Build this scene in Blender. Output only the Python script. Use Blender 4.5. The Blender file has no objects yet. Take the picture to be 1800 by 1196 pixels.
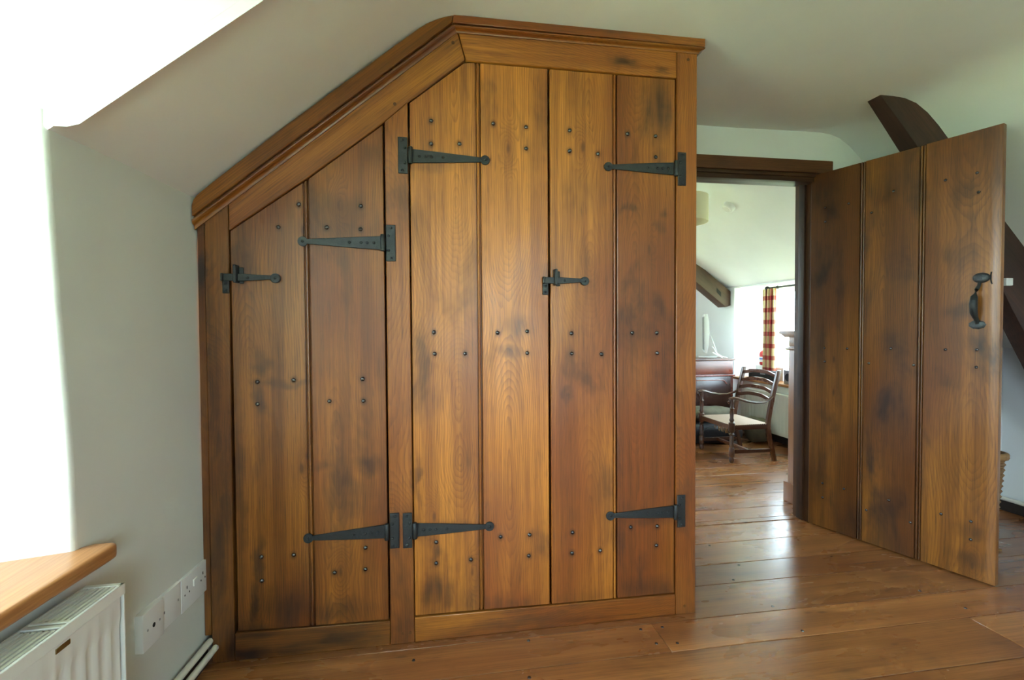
import bpy, bmesh, math, random
from mathutils import Matrix, Vector, noise
R = math.radians
rnd = random.Random(7)
scene = bpy.context.scene
COL = scene.collection

# ------------------------------------------------------------------ camera
CAM_H = 1.06
F_PX = 850.0
yaw, pitch, roll = R(8.957), R(1.427), R(0.341)
fwd = Vector((math.sin(yaw)*math.cos(pitch), math.cos(yaw)*math.cos(pitch), -math.sin(pitch)))
right = Vector((math.cos(yaw), -math.sin(yaw), 0))
down = fwd.cross(right)
r2 = right*math.cos(roll) + down*math.sin(roll)
d2 = right*-math.sin(roll) + down*math.cos(roll)
cam_data = bpy.data.cameras.new('camera')
cam_data.sensor_fit = 'HORIZONTAL'; cam_data.sensor_width = 36.0
cam_data.lens = 36.0*F_PX/1800.0
cam_data.clip_start = 0.02; cam_data.clip_end = 500
cam = bpy.data.objects.new('camera', cam_data); COL.objects.link(cam)
m = Matrix((r2, -d2, -fwd)).transposed().to_4x4()
cam.matrix_world = Matrix.Translation((0, 0, CAM_H)) @ m
scene.camera = cam

# ------------------------------------------------------------------ world, daylight, exposure
world = bpy.data.worlds.new('overcast_sky'); scene.world = world
world.use_nodes = True
bg = world.node_tree.nodes['Background']
bg.inputs['Color'].default_value = (0.725, 0.905, 1.07, 1)
bg.inputs['Strength'].default_value = 9.0
scene.view_settings.view_transform = 'Standard'
scene.view_settings.look = 'None'
scene.view_settings.exposure = 1.45
scene.view_settings.gamma = 1.0
scene.view_settings.use_curve_mapping = False
scene.cycles.max_bounces = 7
scene.cycles.diffuse_bounces = 4
scene.cycles.adaptive_threshold = 0.07
scene.cycles.glossy_bounces = 3
scene.cycles.caustics_reflective = False
scene.cycles.caustics_refractive = False
scene.cycles.sample_clamp_indirect = 8.0

def portal(name, loc, normal, sx, sy):
    # light portal: tells the renderer where daylight comes in, emits nothing itself
    ld = bpy.data.lights.new(name, 'AREA'); ld.shape = 'RECTANGLE'; ld.size = sx; ld.size_y = sy
    ld.cycles.is_portal = True
    o = bpy.data.objects.new(name, ld); COL.objects.link(o)
    o.rotation_euler = Vector(normal).to_track_quat('-Z', 'Y').to_euler(); o.location = loc
portal('window_portal_dormer', (-1.27, 0.63, 1.29), (1, 0, 0), 1.0, 1.45)
portal('window_portal_second_dormer', (-1.27, -1.35, 1.29), (1, 0, 0), 1.25, 1.45)
portal('fill_portal_far_gable', (.85, 5.72, 1.3), (0, -1, 0), 1.3, 1.2)
portal('window_portal_far_room', (3.52, 3.75, 1.0), (-1, 0, 0), 1.8, 0.95)

portal('fill_portal_gable', (.70, -2.37, 1.2), (0, 1, 0), 1.0, 1.2)
# sun high over the roof: it lights the lawn, not the rooms
sun_d = bpy.data.lights.new('sun', 'SUN'); sun_d.energy = 36.0; sun_d.angle = R(3); sun_d.color = (1, .96, .88)
sun = bpy.data.objects.new('sun', sun_d); COL.objects.link(sun)
sun.rotation_euler = Vector((0, -.25, -1)).to_track_quat('-Z', 'Y').to_euler(); sun.location = (0, -3, 6)

# ------------------------------------------------------------------ node helpers
class N:
    def __init__(self, name):
        self.mat = bpy.data.materials.new(name); self.mat.use_nodes = True
        self.nt = self.mat.node_tree; self.nt.nodes.clear()
        self.out = self.nt.nodes.new('ShaderNodeOutputMaterial')
    def n(self, t, **kw):
        nd = self.nt.nodes.new(t)
        for k, v in kw.items(): setattr(nd, k, v)
        return nd
    def put(self, sock, v):
        if isinstance(v, bpy.types.NodeSocket): self.nt.links.new(v, sock)
        elif isinstance(v, (tuple, list)) and len(v) == 3 and sock.type == 'RGBA': sock.default_value = (*v, 1)
        else: sock.default_value = v
    def math(self, op, a, b=None, c=None, clamp=False):
        nd = self.n('ShaderNodeMath', operation=op, use_clamp=clamp)
        self.put(nd.inputs[0], a)
        if b is not None: self.put(nd.inputs[1], b)
        if c is not None: self.put(nd.inputs[2], c)
        return nd.outputs[0]
    def vmath(self, op, a, b=None):
        nd = self.n('ShaderNodeVectorMath', operation=op)
        self.put(nd.inputs[0], a)
        if b is not None: self.put(nd.inputs[1], b)
        return nd.outputs['Value'] if op in ('LENGTH', 'DOT_PRODUCT', 'DISTANCE') else nd.outputs[0]
    def comb(self, x, y, z):
        nd = self.n('ShaderNodeCombineXYZ')
        for i, v in enumerate((x, y, z)): self.put(nd.inputs[i], v)
        return nd.outputs[0]
    def sep(self, v):
        nd = self.n('ShaderNodeSeparateXYZ'); self.put(nd.inputs[0], v); return nd.outputs
    def noise(self, vec, scale=1.0, detail=2.0, rough=0.5, dist=0.0):
        nd = self.n('ShaderNodeTexNoise'); self.put(nd.inputs['Vector'], vec)
        nd.inputs['Scale'].default_value = scale; nd.inputs['Detail'].default_value = detail
        nd.inputs['Roughness'].default_value = rough; nd.inputs['Distortion'].default_value = dist
        return nd.outputs[0]
    def mapr(self, v, a, b, c=0.0, d=1.0, smooth=True):
        nd = self.n('ShaderNodeMapRange', interpolation_type='SMOOTHSTEP' if smooth else 'LINEAR')
        for i, x in enumerate((v, a, b, c, d)): self.put(nd.inputs[i], x)
        return nd.outputs[0]
    def mix(self, f, a, b, mode='MIX'):
        nd = self.n('ShaderNodeMix', data_type='RGBA', blend_type=mode)
        self.put(nd.inputs[0], f); self.put(nd.inputs[6], a); self.put(nd.inputs[7], b)
        return nd.outputs[2]
    def attr(self, name):
        nd = self.n('ShaderNodeAttribute', attribute_type='OBJECT', attribute_name=name); return nd.outputs['Fac']
    def bump(self, h, strength=0.3, dist=0.002):
        nd = self.n('ShaderNodeBump'); self.put(nd.inputs['Height'], h)
        nd.inputs['Strength'].default_value = strength; nd.inputs['Distance'].default_value = dist
        return nd.outputs[0]
    def bsdf(self, color, rough=0.5, metal=0.0, normal=None, coat=0.0, coat_rough=0.3, spec=0.5, **kw):
        b = self.n('ShaderNodeBsdfPrincipled')
        self.put(b.inputs['Base Color'], color); self.put(b.inputs['Roughness'], rough)
        self.put(b.inputs['Metallic'], metal); b.inputs['Coat Weight'].default_value = coat
        b.inputs['Coat Roughness'].default_value = coat_rough
        b.inputs['Specular IOR Level'].default_value = spec
        if normal is not None: self.put(b.inputs['Normal'], normal)
        for k, v in kw.items(): self.put(b.inputs[k], v)
        self.nt.links.new(b.outputs[0], self.out.inputs[0])
        return b

def plain(name, color, rough=0.5, metal=0.0, bump_scale=0, bump=0.2, vary=0.0, **kw):
    s = N(name); tc = s.n('ShaderNodeTexCoord').outputs['Object']
    nm = None; col = color
    if vary:
        nz = s.noise(tc, 9.0, 3.0)
        col = s.mix(s.mapr(nz, .35, .65), color, tuple(c*(1-vary) for c in color))
    if bump_scale:
        nm = s.bump(s.noise(tc, bump_scale, 4.0, .6), bump, .004)
    s.bsdf(col, rough, metal, nm, **kw)
    return s.mat

def wood(name, gold, mid, dark, stain=0.5, rough=0.4, line=0.5, knots=0.5, ring=105.0, spots=None, door_axis=None, coat=0.15, blot_lo=.50, spec=.5, pores=.42, vamp=.42, soft=.12):
    """timber with growth rings, pores, knots, iron stains and painted shade spots; the grain runs along the object's local Z"""
    s = N(name)
    tc = s.n('ShaderNodeTexCoord').outputs['Object']
    seed = s.attr('seed'); tone = s.attr('tone')
    off = s.comb(s.math('MULTIPLY', seed, 3.71), s.math('MULTIPLY', seed, 1.93), s.math('MULTIPLY', seed, 5.17))
    x, y, z = s.sep(tc)[0:3]
    P = s.vmath('ADD', tc, off)
    def st(a, b): return s.vmath('MULTIPLY', P, (a, a, b))
    wn = s.n('ShaderNodeTexWhiteNoise', noise_dimensions='1D'); s.put(wn.inputs['W'], seed)
    wob = s.math('SUBTRACT', s.noise(st(3.0, 1.1), 1, 2), .5)
    kv = s.n('ShaderNodeTexVoronoi', voronoi_dimensions='2D', feature='F1')
    s.put(kv.inputs['Vector'], s.comb(s.math('ADD', s.math('MULTIPLY', x, 7.0), s.math('MULTIPLY', seed, 9.3)),
                                     s.math('ADD', s.math('MULTIPLY', z, 2.4), s.math('MULTIPLY', seed, 4.1)), 0.0))
    kv.inputs['Scale'].default_value = 1.0
    gate = s.math('GREATER_THAN', s.sep(kv.outputs['Color'])[0], 1.0-knots)
    kd = s.math('ADD', kv.outputs['Distance'], s.math('MULTIPLY', s.math('SUBTRACT', s.noise(st(30, 10), 1, 2), .5), .08))
    kbig = s.math('MULTIPLY', gate, s.mapr(kd, 0.0, .30, 1, 0))
    kcore = s.math('MULTIPLY', gate, s.mapr(kd, .01, .06, 1, 0))
    # growth rings cut almost along the trunk: arches and long flames
    u = s.math('ADD', s.math('ADD', x, s.math('MULTIPLY', s.math('SUBTRACT', wn.outputs['Value'], .5), .12)), s.math('MULTIPLY', wob, .07))
    vz = s.noise(s.vmath('MULTIPLY', P, (.4, .4, 1.3)), 1, 1)
    v = s.math('ADD', s.math('MULTIPLY', s.math('SUBTRACT', vz, .40), vamp), y)
    rr = s.math('SQRT', s.math('ADD', s.math('MULTIPLY', u, u), s.math('MULTIPLY', v, v)))
    rr = s.math('ADD', rr, s.math('MULTIPLY', kbig, .045))
    rr = s.math('ADD', rr, s.math('MULTIPLY', s.math('SUBTRACT', s.noise(st(45, 6), 1, 2), .5), .010))
    saw = s.math('FRACT', s.math('MULTIPLY', rr, ring))
    late = s.math('MULTIPLY', s.math('POWER', saw, 2.2), s.mapr(s.math('SUBTRACT', 1.0, saw), 0.0, soft, 0, 1))
    late = s.math('MULTIPLY', late, s.mapr(s.noise(st(5, 1.5), 1, 2), .3, .62, .35, 1.25))
    pore = s.mapr(s.noise(st(420, 11), 1, 2, .6), .52, .72, 0, 1)
    fine = s.noise(st(170, 3.0), 1, 2, .6)
    streak = s.noise(st(26, 0.9), 1, 2, .55)
    blot = s.noise(st(5.0, 2.0), 1, 4, .62, .5)
    hue = s.noise(st(2.6, .9), 1, 2)
    col = s.mix(s.mapr(hue, .38, .66), gold, mid)
    col = s.mix(s.mapr(streak, .34, .70, 0, .55), col, tuple(c*.62 for c in mid))
    col = s.mix(s.math('MULTIPLY', late, line), col, tuple(a*.5+b*.5 for a, b in zip(mid, dark)))
    col = s.mix(s.mapr(fine, .40, .68, 0, .35), col, tuple(c*.5 for c in mid))
    col = s.mix(s.math('MULTIPLY', pore, pores), col, dark)
    col = s.mix(s.mapr(blot, blot_lo, blot_lo+.22, 0, stain), col, dark)
    col = s.mix(s.math('MULTIPLY', kbig, .30), col, tuple(c*.5 for c in mid))
    col = s.mix(s.math('MULTIPLY', kcore, .78), col, tuple(a*.35+b*.65 for a, b in zip(mid, dark)))
    if spots:
        pos = s.n('ShaderNodeNewGeometry').outputs['Position']
        wv = s.n('ShaderNodeTexNoise'); s.put(wv.inputs['Vector'], pos); wv.inputs['Scale'].default_value = 14.0
        wv.inputs['Detail'].default_value = 4.0
        pos2 = s.vmath('ADD', pos, s.vmath('MULTIPLY', s.vmath('SUBTRACT', wv.outputs['Color'], (.5, .5, .5)), (.08, .08, .08)))
        if door_axis:
            o0, ax = door_axis
            pu = s.vmath('DOT_PRODUCT', s.vmath('SUBTRACT', pos2, o0), ax)
        else:
            pu = s.sep(pos2)[0]
        flat = s.comb(pu, s.sep(pos2)[2], 0.0)
        if door_axis: flat0 = s.comb(s.vmath('DOT_PRODUCT', s.vmath('SUBTRACT', pos, o0), ax), s.sep(pos)[2], 0.0)
        else: flat0 = s.comb(s.sep(pos)[0], s.sep(pos)[2], 0.0)
        acc = None
        for (a, b, ra, rb, k) in spots:
            d = s.vmath('LENGTH', s.vmath('MULTIPLY', s.vmath('SUBTRACT', flat0 if ra < .015 else flat, (a, b, 0)), (1/ra, 1/rb, 0)))
            e = s.mapr(d, 0.15, 1.25, k, 0.0)
            acc = e if acc is None else s.math('MAXIMUM', acc, e)
        acc = s.math('MULTIPLY', acc, s.mapr(s.noise(st(38, 7), 1, 1), .3, .65, .55, 1.1))
        col = s.mix(acc, col, tuple(c*.9 for c in dark))
    col = s.mix(1.0, col, s.comb(tone, tone, tone), 'MULTIPLY')
    h = s.math('ADD', s.math('MULTIPLY', s.noise(st(150, 3.0), 1, 1, .6), .6), s.math('MULTIPLY', s.noise(st(14, 3), 1, 0), 1.6))
    rg = s.mapr(blot, .3, .7, rough-.05, rough+.09)
    s.bsdf(col, rg, 0, s.bump(h, .30, .0013), coat=coat, coat_rough=.26, spec=spec)
    return s.mat

DH = (1.968, 2.299, 0.0); DU = Vector((2.218-1.968, 1.603-2.299, 0)).normalized()
NAILS = [(-0.428, 1.459), (-0.491, 1.385), (-0.237, 1.46), (-0.344, 1.388), (-0.239, 1.385), (-0.008, 1.749), (-0.009, 1.673), (0.085, 1.678), (0.199, 1.752), (0.312, 1.747), (0.312, 1.674), (0.466, 1.744), (0.466, 1.674), (0.567, 1.669), (0.677, 1.744), (0.782, 1.742), (0.783, 1.668), (-0.562, 0.893), (-0.453, 0.896), (-0.563, 0.822), (-0.239, 0.895), (-0.344, 0.825), (-0.237, 0.823), (-0.006, 1.047), (-0.004, 0.975), (0.098, 0.974), (0.209, 1.044), (0.312, 1.048), (0.312, 0.973), (0.47, 1.04), (0.471, 0.969), (0.58, 0.965), (0.695, 1.04), (0.788, 1.039), (0.79, 0.966), (-0.56, 0.329), (-0.462, 0.328), (-0.56, 0.252), (-0.237, 0.334), (-0.336, 0.259), (-0.238, 0.262), (-0.005, 0.335), (-0.006, 0.263), (0.112, 0.266), (0.215, 0.337), (0.317, 0.337), (0.314, 0.263), (0.472, 0.334), (0.47, 0.26), (0.574, 0.261), (0.689, 0.337), (0.791, 0.334), (0.788, 0.263)]
W_SPOTS = [(.785, 1.83, .07, .13, .85), (.80, 1.66, .03, .06, .5), (.27, 1.065, .06, .05, .6), (.245, .98, .05, .03, .5), (-.55, .955, .035, .05, .55),  # iron stains, plus broad low and left spots that paint in shade
 (-.563, .84, .03, .06, .6), (-.48, .885, .09, .018, .45), (-.22, .61, .06, .035, .6), (-.36, .61, .04, .03, .5), (-.30, .56, .06, .03, .35), (-.565, .30, .025, .10, .8),
 (-.585, .16, .03, .09, .75), (-.60, .05, .13, .11, .92), (-.40, .035, .28, .06, .75), (-.005, .16, .07, .08, .75), (-.01, .30, .025, .06, .6), (.80, 1.42, .03, .03, .6), (.80, 1.13, .03, .06, .6),
 (.815, .91, .03, .10, .6), (.455, .83, .02, .045, .55), (.66, 1.99, .06, .03, .75), (.80, 1.975, .03, .02, .5), (-.61, 1.27, .05, .07, .65), (.40, 1.25, .035, .05, .55),
 (-.72, 1.24, .025, .08, .8), (-.04, .82, .05, .10, .35), (-.065, .55, .02, .10, .6), (.68, 1.48, .05, .02, .5), (.82, 1.475, .02, .02, .55), (-.12, .05, .04, .06, .7),
 (-.10, .40, .05, .09, .40), (-.145, .39, .04, .09, .45), (.0, 1.60, .12, .025, .35), (.87, .39, .04, .08, .5), (-.20, 1.62, .05, .05, .35), (-.685, .30, .03, .3, .5),
 (-.66, .55, .015, .25, .4), (-.18, .93, .02, .08, .35), (.64, .60, .02, .12, .3), (.03, .385, .12, .02, .4), (.76, .36, .08, .03, .45), (.50, 1.86, .05, .14, .25), (-.50, .16, .13, .07, .55), (.25, .095, .14, .045, .42), (.52, .095, .13, .04, .42), (.75, .11, .12, .06, .5), (-.625, .62, .025, .45, .45), (-.69, .9, .02, .5, .5), (.10, .12, .06, .06, .4), (.30, .03, .35, .03, .45), (-.33, .13, .14, .05, .5), (.60, .50, .025, .08, .4), (-.17, 1.90, .08, .03, .3)]
D_SPOTS = [(.10, 1.66, .06, .08, .6), (.05, .95, .05, .22, .55), (.38, .98, .07, .10, .45), (.40, .24, .06, .08, .65), (.66, .20, .06, .06, .5), (.62, 1.12, .07, .05, .5),
 (.60, 1.35, .08, .07, .45), (.68, 1.00, .05, .06, .55), (.62, 1.62, .05, .07, .4), (.05, .30, .05, .2, .5), (.66, .08, .08, .05, .5), (.35, 1.70, .08, .10, .45), (.47, 1.62, .03, .09, .4), (.06, 1.75, .1, .1, .5), (.22, .1, .05, .1, .4), (.58, .82, .08, .05, .35)]
OAK_G, OAK_M, OAK_D = (.57, .205, .025), (.285, .072, .010), (.032, .014, .008)
M = {}
OAK_CACHE = {}
def oak_for(x0, x1, z0, z1):
    """waxed oak with only the stains and painted shade spots that lie on this board"""
    sp_ = tuple(q for q in W_SPOTS + [(a, b-.001, .0135, .017, .60) for a, b in NAILS] if q[0]+q[2]*1.6+.05 > x0 and q[0]-q[2]*1.6-.05 < x1 and q[1]+q[3]*1.6+.05 > z0 and q[1]-q[3]*1.6-.05 < z1)
    if sp_ not in OAK_CACHE: OAK_CACHE[sp_] = wood('waxed_oak', OAK_G, OAK_M, OAK_D, .62, .40, .50, .30, spots=sp_, blot_lo=.51, ring=135)
    return OAK_CACHE[sp_]
OAK = M['oak'] = oak_for(9, 9, 9, 9)
M['oak_door'] = wood('dark_oak_door', (.34, .130, .018), (.17, .055, .010), (.018, .010, .007), .80, .38, .50, .25, spots=D_SPOTS, door_axis=(DH, tuple(DU)), ring=115, coat=.2)
M['oak_frame'] = wood('dark_oak_frame', (.10, .040, .013), (.055, .021, .009), (.012, .008, .006), .6, .58, .4, .2, coat=0, spec=.3)
M['floor'] = wood('pine_floorboards', (.42, .170, .052), (.29, .100, .030), (.045, .021, .012), .55, .27, .34, .60, ring=120, coat=.45, blot_lo=.55, pores=.30, vamp=.10, soft=.5)
M['pine'] = wood('orange_pine', (.52, .235, .085), (.42, .16, .050), (.16, .06, .02), .12, .35, .40, .3, ring=70, blot_lo=.6, pores=.2)
M['pine_dark'] = wood('honey_pine', (.38, .155, .042), (.29, .10, .026), (.10, .035, .012), .15, .4, .4, .3, ring=70, blot_lo=.6, pores=.2)
M['beam'] = wood('blackened_beam', (.085, .034, .020), (.042, .018, .012), (.008, .006, .005), .6, .55, .4, .2, coat=0)
M['beam_brown'] = wood('brown_beam', (.15, .075, .038), (.10, .05, .028), (.02, .012, .01), .6, .6, .4, .3, coat=0)
M['mahogany'] = wood('mahogany', (.16, .035, .018), (.11, .022, .012), (.02, .008, .006), .4, .25, .3, 0, coat=.3)
M['chairwood'] = wood('dark_chair_wood', (.12, .045, .022), (.08, .028, .015), (.015, .008, .006), .4, .28, .3, 0, coat=.3)

def plaster(name, c, b=.25):
    s = N(name); tc = s.n('ShaderNodeNewGeometry').outputs['Position']
    n1 = s.noise(tc, 2.6, 3, .5); n2 = s.noise(tc, 40, 4, .6)
    col = s.mix(s.mapr(n1, .35, .65), c, tuple(k*.965 for k in c))
    h = s.math('ADD', s.math('MULTIPLY', n1, 6.0), s.math('MULTIPLY', n2, .35))
    s.bsdf(col, .75, 0, s.bump(h, b, .006), spec=.25)
    return s.mat
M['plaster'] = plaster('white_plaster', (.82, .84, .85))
M['plaster_wall'] = plaster('darker_wall_plaster', (.65, .655, .61))  # left wall plaster, darker and greyer than the ceiling's
M['white_paint'] = plain('white_enamel', (.78, .77, .73), .32)
M['cream_paint'] = plain('cream_gloss', (.72, .69, .60), .35)
M['socket'] = plain('white_plastic', (.78, .78, .77), .35)
M['black_iron'] = plain('black_iron', (.030, .034, .034), .42, .35, 160, .35, .3)
M['nail'] = plain('forged_nail', (.10, .095, .09), .27, .85)
M['worn_iron'] = plain('worn_iron', (.10, .11, .115), .34, .7, 220, .6, .5)
M['hole'] = plain('dark_recess', (.012, .011, .010), .9)
M['dark_gap'] = plain('shadow_gap_board', (.03, .018, .012), .8)
M['wicker'] = plain('wicker', (.36, .19, .07), .6, 0, 60, .4, .4)
M['lampshade'] = plain('cream_shade', (.62, .56, .40), .8)
M['plastic_white'] = plain('glossy_white_plastic', (.85, .86, .87), .25)
M['screen'] = plain('grey_screen', (.10, .11, .11), .2)
M['bag'] = plain('black_nylon', (.016, .019, .024), .7, 0, 90, .3)
M['olive'] = plain('olive_canvas', (.13, .115, .075), .8, 0, 70, .4, .3)
M['red'] = plain('red_enamel', (.55, .02, .03), .3)
M['blue_print'] = plain('blue_label', (.12, .2, .5), .4)
M['brass'] = plain('aged_brass', (.25, .18, .07), .4, .8)
M['steel'] = plain('grey_steel', (.30, .31, .33), .4, .6)
M['soot'] = plain('sooty_black', (.01, .01, .01), .9)
M['lawn'] = plain('lawn', (.22, .295, .155), .9, 0, 0, 0, .3)
def cane():
    s = N('woven_cane'); tc = s.n('ShaderNodeTexCoord').outputs['Object']
    x, y, z = s.sep(tc)[0:3]
    a = s.math('FRACT', s.math('MULTIPLY', x, 55)); b = s.math('FRACT', s.math('MULTIPLY', y, 55))
    hole = s.math('MULTIPLY', s.math('GREATER_THAN', a, .55), s.math('GREATER_THAN', b, .55))
    col = s.mix(hole, (.62, .45, .34), (.13, .07, .045))
    s.bsdf(col, .45); return s.mat
M['cane'] = cane()
def check():
    s = N('checked_curtain_cloth'); tc = s.n('ShaderNodeNewGeometry').outputs['Position']
    uv = s.n('ShaderNodeUVMap').outputs[0]
    u, v, _ = s.sep(uv)[0:3]
    a = s.math('GREATER_THAN', s.math('FRACT', s.math('MULTIPLY', u, 3.0)), .52)
    b = s.math('GREATER_THAN', s.math('FRACT', s.math('MULTIPLY', v, 7.6)), .64)
    f = s.math('ADD', s.math('MULTIPLY', a, .75), s.math('MULTIPLY', b, .75), clamp=True)
    col = s.mix(f, (.78, .62, .36), (.42, .035, .05))
    s.bsdf(col, .85, spec=.1, **{'Transmission Weight': 0.0}); return s.mat
M['check'] = check()
def glass():
    s = N('window_glass'); t = s.n('ShaderNodeBsdfTransparent'); g = s.n('ShaderNodeBsdfGlossy'); g.inputs['Roughness'].default_value = .02
    t.inputs[0].default_value = (.97, .985, .975, 1)
    mx = s.n('ShaderNodeMixShader'); mx.inputs[0].default_value = .05; L = s.nt.links
    L.new(t.outputs[0], mx.inputs[1]); L.new(g.outputs[0], mx.inputs[2]); L.new(mx.outputs[0], s.out.inputs[0])
    return s.mat
M['glass'] = glass()

# ------------------------------------------------------------------ object helpers
WM = {}
def reg(o, Mx, parent=None):
    COL.objects.link(o)
    o.matrix_basis = Mx
    WM[o] = Mx.copy()
    if parent is not None:
        o.parent = parent
        o.matrix_parent_inverse = WM[parent].inverted()
    return o
def tag(o, label=None, cat=None, group=None, kind=None):
    if label: o['label'] = label
    if cat: o['category'] = cat
    if group: o['group'] = group
    if kind: o['kind'] = kind
    return o
def empty(name, loc, label=None, cat=None, group=None, kind=None):
    o = bpy.data.objects.new(name, None); o.empty_display_size = .05
    reg(o, Matrix.Translation(loc)); return tag(o, label, cat, group, kind)
_seed = [0]
def inst(name, mesh, Mx, parent=None, tone=1.0):
    o = bpy.data.objects.new(name, mesh); reg(o, Mx, parent)
    _seed[0] += 1; o['seed'] = float(_seed[0])*0.731; o['tone'] = float(tone)
    return o
GR = {'z': Matrix.Identity(4),
      'x': Matrix(((0, 0, 1, 0), (1, 0, 0, 0), (0, 1, 0, 0), (0, 0, 0, 1))),
      'y': Matrix(((0, 1, 0, 0), (0, 0, 1, 0), (1, 0, 0, 0), (0, 0, 0, 1)))}
def axis_matrix(d, up=(0, 1, 0)):
    d = Vector(d).normalized(); u_ = Vector(up); x_ = u_.cross(d).normalized(); y_ = d.cross(x_)
    return Matrix((x_, y_, d)).transposed().to_4x4()

class B:
    """collects shapes in world coordinates and links them as one mesh object"""
    def __init__(self): self.v = []; self.f = []; self.uv = None
    def add(self, vs, fs):
        k = len(self.v); self.v += [Vector(p) for p in vs]; self.f += [[i+k for i in f] for f in fs]; return self
    def box(self, x0, x1, y0, y1, z0, z1):
        return self.add([(x0,y0,z0),(x1,y0,z0),(x1,y1,z0),(x0,y1,z0),(x0,y0,z1),(x1,y0,z1),(x1,y1,z1),(x0,y1,z1)],
                        [(0,3,2,1),(4,5,6,7),(0,1,5,4),(1,2,6,5),(2,3,7,6),(3,0,4,7)])
    def obox(self, c, ax, ay, az, hx, hy, hz):
        c = Vector(c); ax, ay, az = [Vector(a).normalized() for a in (ax, ay, az)]
        vs = [c + ax*hx*i + ay*hy*j + az*hz*k for k in (-1, 1) for (i, j) in ((-1,-1),(1,-1),(1,1),(-1,1))]
        return self.add(vs, [(0,3,2,1),(4,5,6,7),(0,1,5,4),(1,2,6,5),(2,3,7,6),(3,0,4,7)])
    def prism(self, poly, a, b):
        """poly: 3-D points; extruded from offset a to offset b (vectors)"""
        a, b = Vector(a), Vector(b); n = len(poly)
        vs = [Vector(p)+a for p in poly] + [Vector(p)+b for p in poly]
        return self.add(vs, [list(range(n))[::-1], list(range(n, 2*n))] + [(i, (i+1) % n, n+(i+1) % n, n+i) for i in range(n)])
    def sweep(self, rings, cap=True, closed=True):
        n = len(rings[0]); vs = [p for r_ in rings for p in r_]; fs = []
        for i in range(len(rings)-1):
            for j in range(n if closed else n-1):
                fs.append((i*n+j, i*n+(j+1) % n, (i+1)*n+(j+1) % n, (i+1)*n+j))
        if cap: fs += [list(range(n))[::-1], list(range((len(rings)-1)*n, len(rings)*n))]
        return self.add(vs, fs)
    def tube(self, pts, r, seg=8, flat=1.0, up=(0, 0, 1)):
        pts = [Vector(p) for p in pts]; rings = []
        for i, p in enumerate(pts):
            d = (pts[min(i+1, len(pts)-1)]-pts[max(i-1, 0)]).normalized()
            u_ = Vector(up)
            if abs(d.dot(u_)) > .95: u_ = Vector((1, 0, 0)) if abs(d.x) < .9 else Vector((0, 1, 0))
            a = d.cross(u_).normalized(); b = a.cross(d)
            q = r[i] if isinstance(r, (list, tuple)) else r
            rings.append([p + a*q*math.cos(t*2*math.pi/seg) + b*q*flat*math.sin(t*2*math.pi/seg) for t in range(seg)])
        return self.sweep(rings)
    def lathe(self, c, prof, seg=16, axis=(0, 0, 1)):
        c = Vector(c); d = Vector(axis).normalized()
        u_ = Vector((1, 0, 0)) if abs(d.x) < .9 else Vector((0, 1, 0)); a = d.cross(u_).normalized(); b = d.cross(a)
        rings = [[c + d*h + (a*math.cos(t*2*math.pi/seg)+b*math.sin(t*2*math.pi/seg))*max(q, 1e-4) for t in range(seg)] for q, h in prof]
        return self.sweep(rings)
    def build(self, name, mat, parent=None, grain=None, tone=1.0, bevel=0.0, smooth=False, origin=None, segs=2, auto=None):
        lo = Vector([min(p[i] for p in self.v) for i in range(3)]); hi = Vector([max(p[i] for p in self.v) for i in range(3)])
        o3 = Vector(origin) if origin is not None else Vector(((lo.x+hi.x)/2, (lo.y+hi.y)/2, lo.z))
        rot = Matrix.Identity(4) if grain is None else (GR[grain] if isinstance(grain, str) else grain)
        Mx = Matrix.Translation(o3) @ rot; inv = Mx.inverted()
        bm = bmesh.new(); vs = [bm.verts.new(inv @ p) for p in self.v]
        for f in self.f:
            try: bm.faces.new([vs[i] for i in f])
            except ValueError: pass
        bmesh.ops.recalc_face_normals(bm, faces=bm.faces)
        if bevel:
            es = [e for e in bm.edges if len(e.link_faces) == 2 and e.calc_face_angle(0) > .6]
            bmesh.ops.bevel(bm, geom=es, offset=bevel, segments=segs, affect='EDGES', profile=.6, clamp_overlap=True)
        me = bpy.data.meshes.new(name); bm.to_mesh(me); bm.free()
        if smooth or bevel:
            me.polygons.foreach_set('use_smooth', [True]*len(me.polygons))
            try: me.set_sharp_from_angle(angle=R(auto or (50 if smooth else 40)))
            except Exception: pass
        me.materials.append(mat)
        return inst(name, me, Mx, parent, tone)

def struct(o, label, cat=None): return tag(o, label, cat, kind='structure')
def lerp(a, b, t): return a+(b-a)*t
def poly_at(pts, x):
    for (x0, y0), (x1, y1) in zip(pts, pts[1:]):
        if x <= x1: return lerp(y0, y1, (x-x0)/(x1-x0))
    return pts[-1][1]

# ------------------------------------------------------------------ outside ground
lawn = B().add([(-120,-120,-2.9),(120,-120,-2.9),(120,120,-2.9),(-120,120,-2.9)], [(0,1,2,3)]).build('lawn', M['lawn'])
struct(lawn, 'green lawn outside the upstairs windows', 'lawn')

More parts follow.
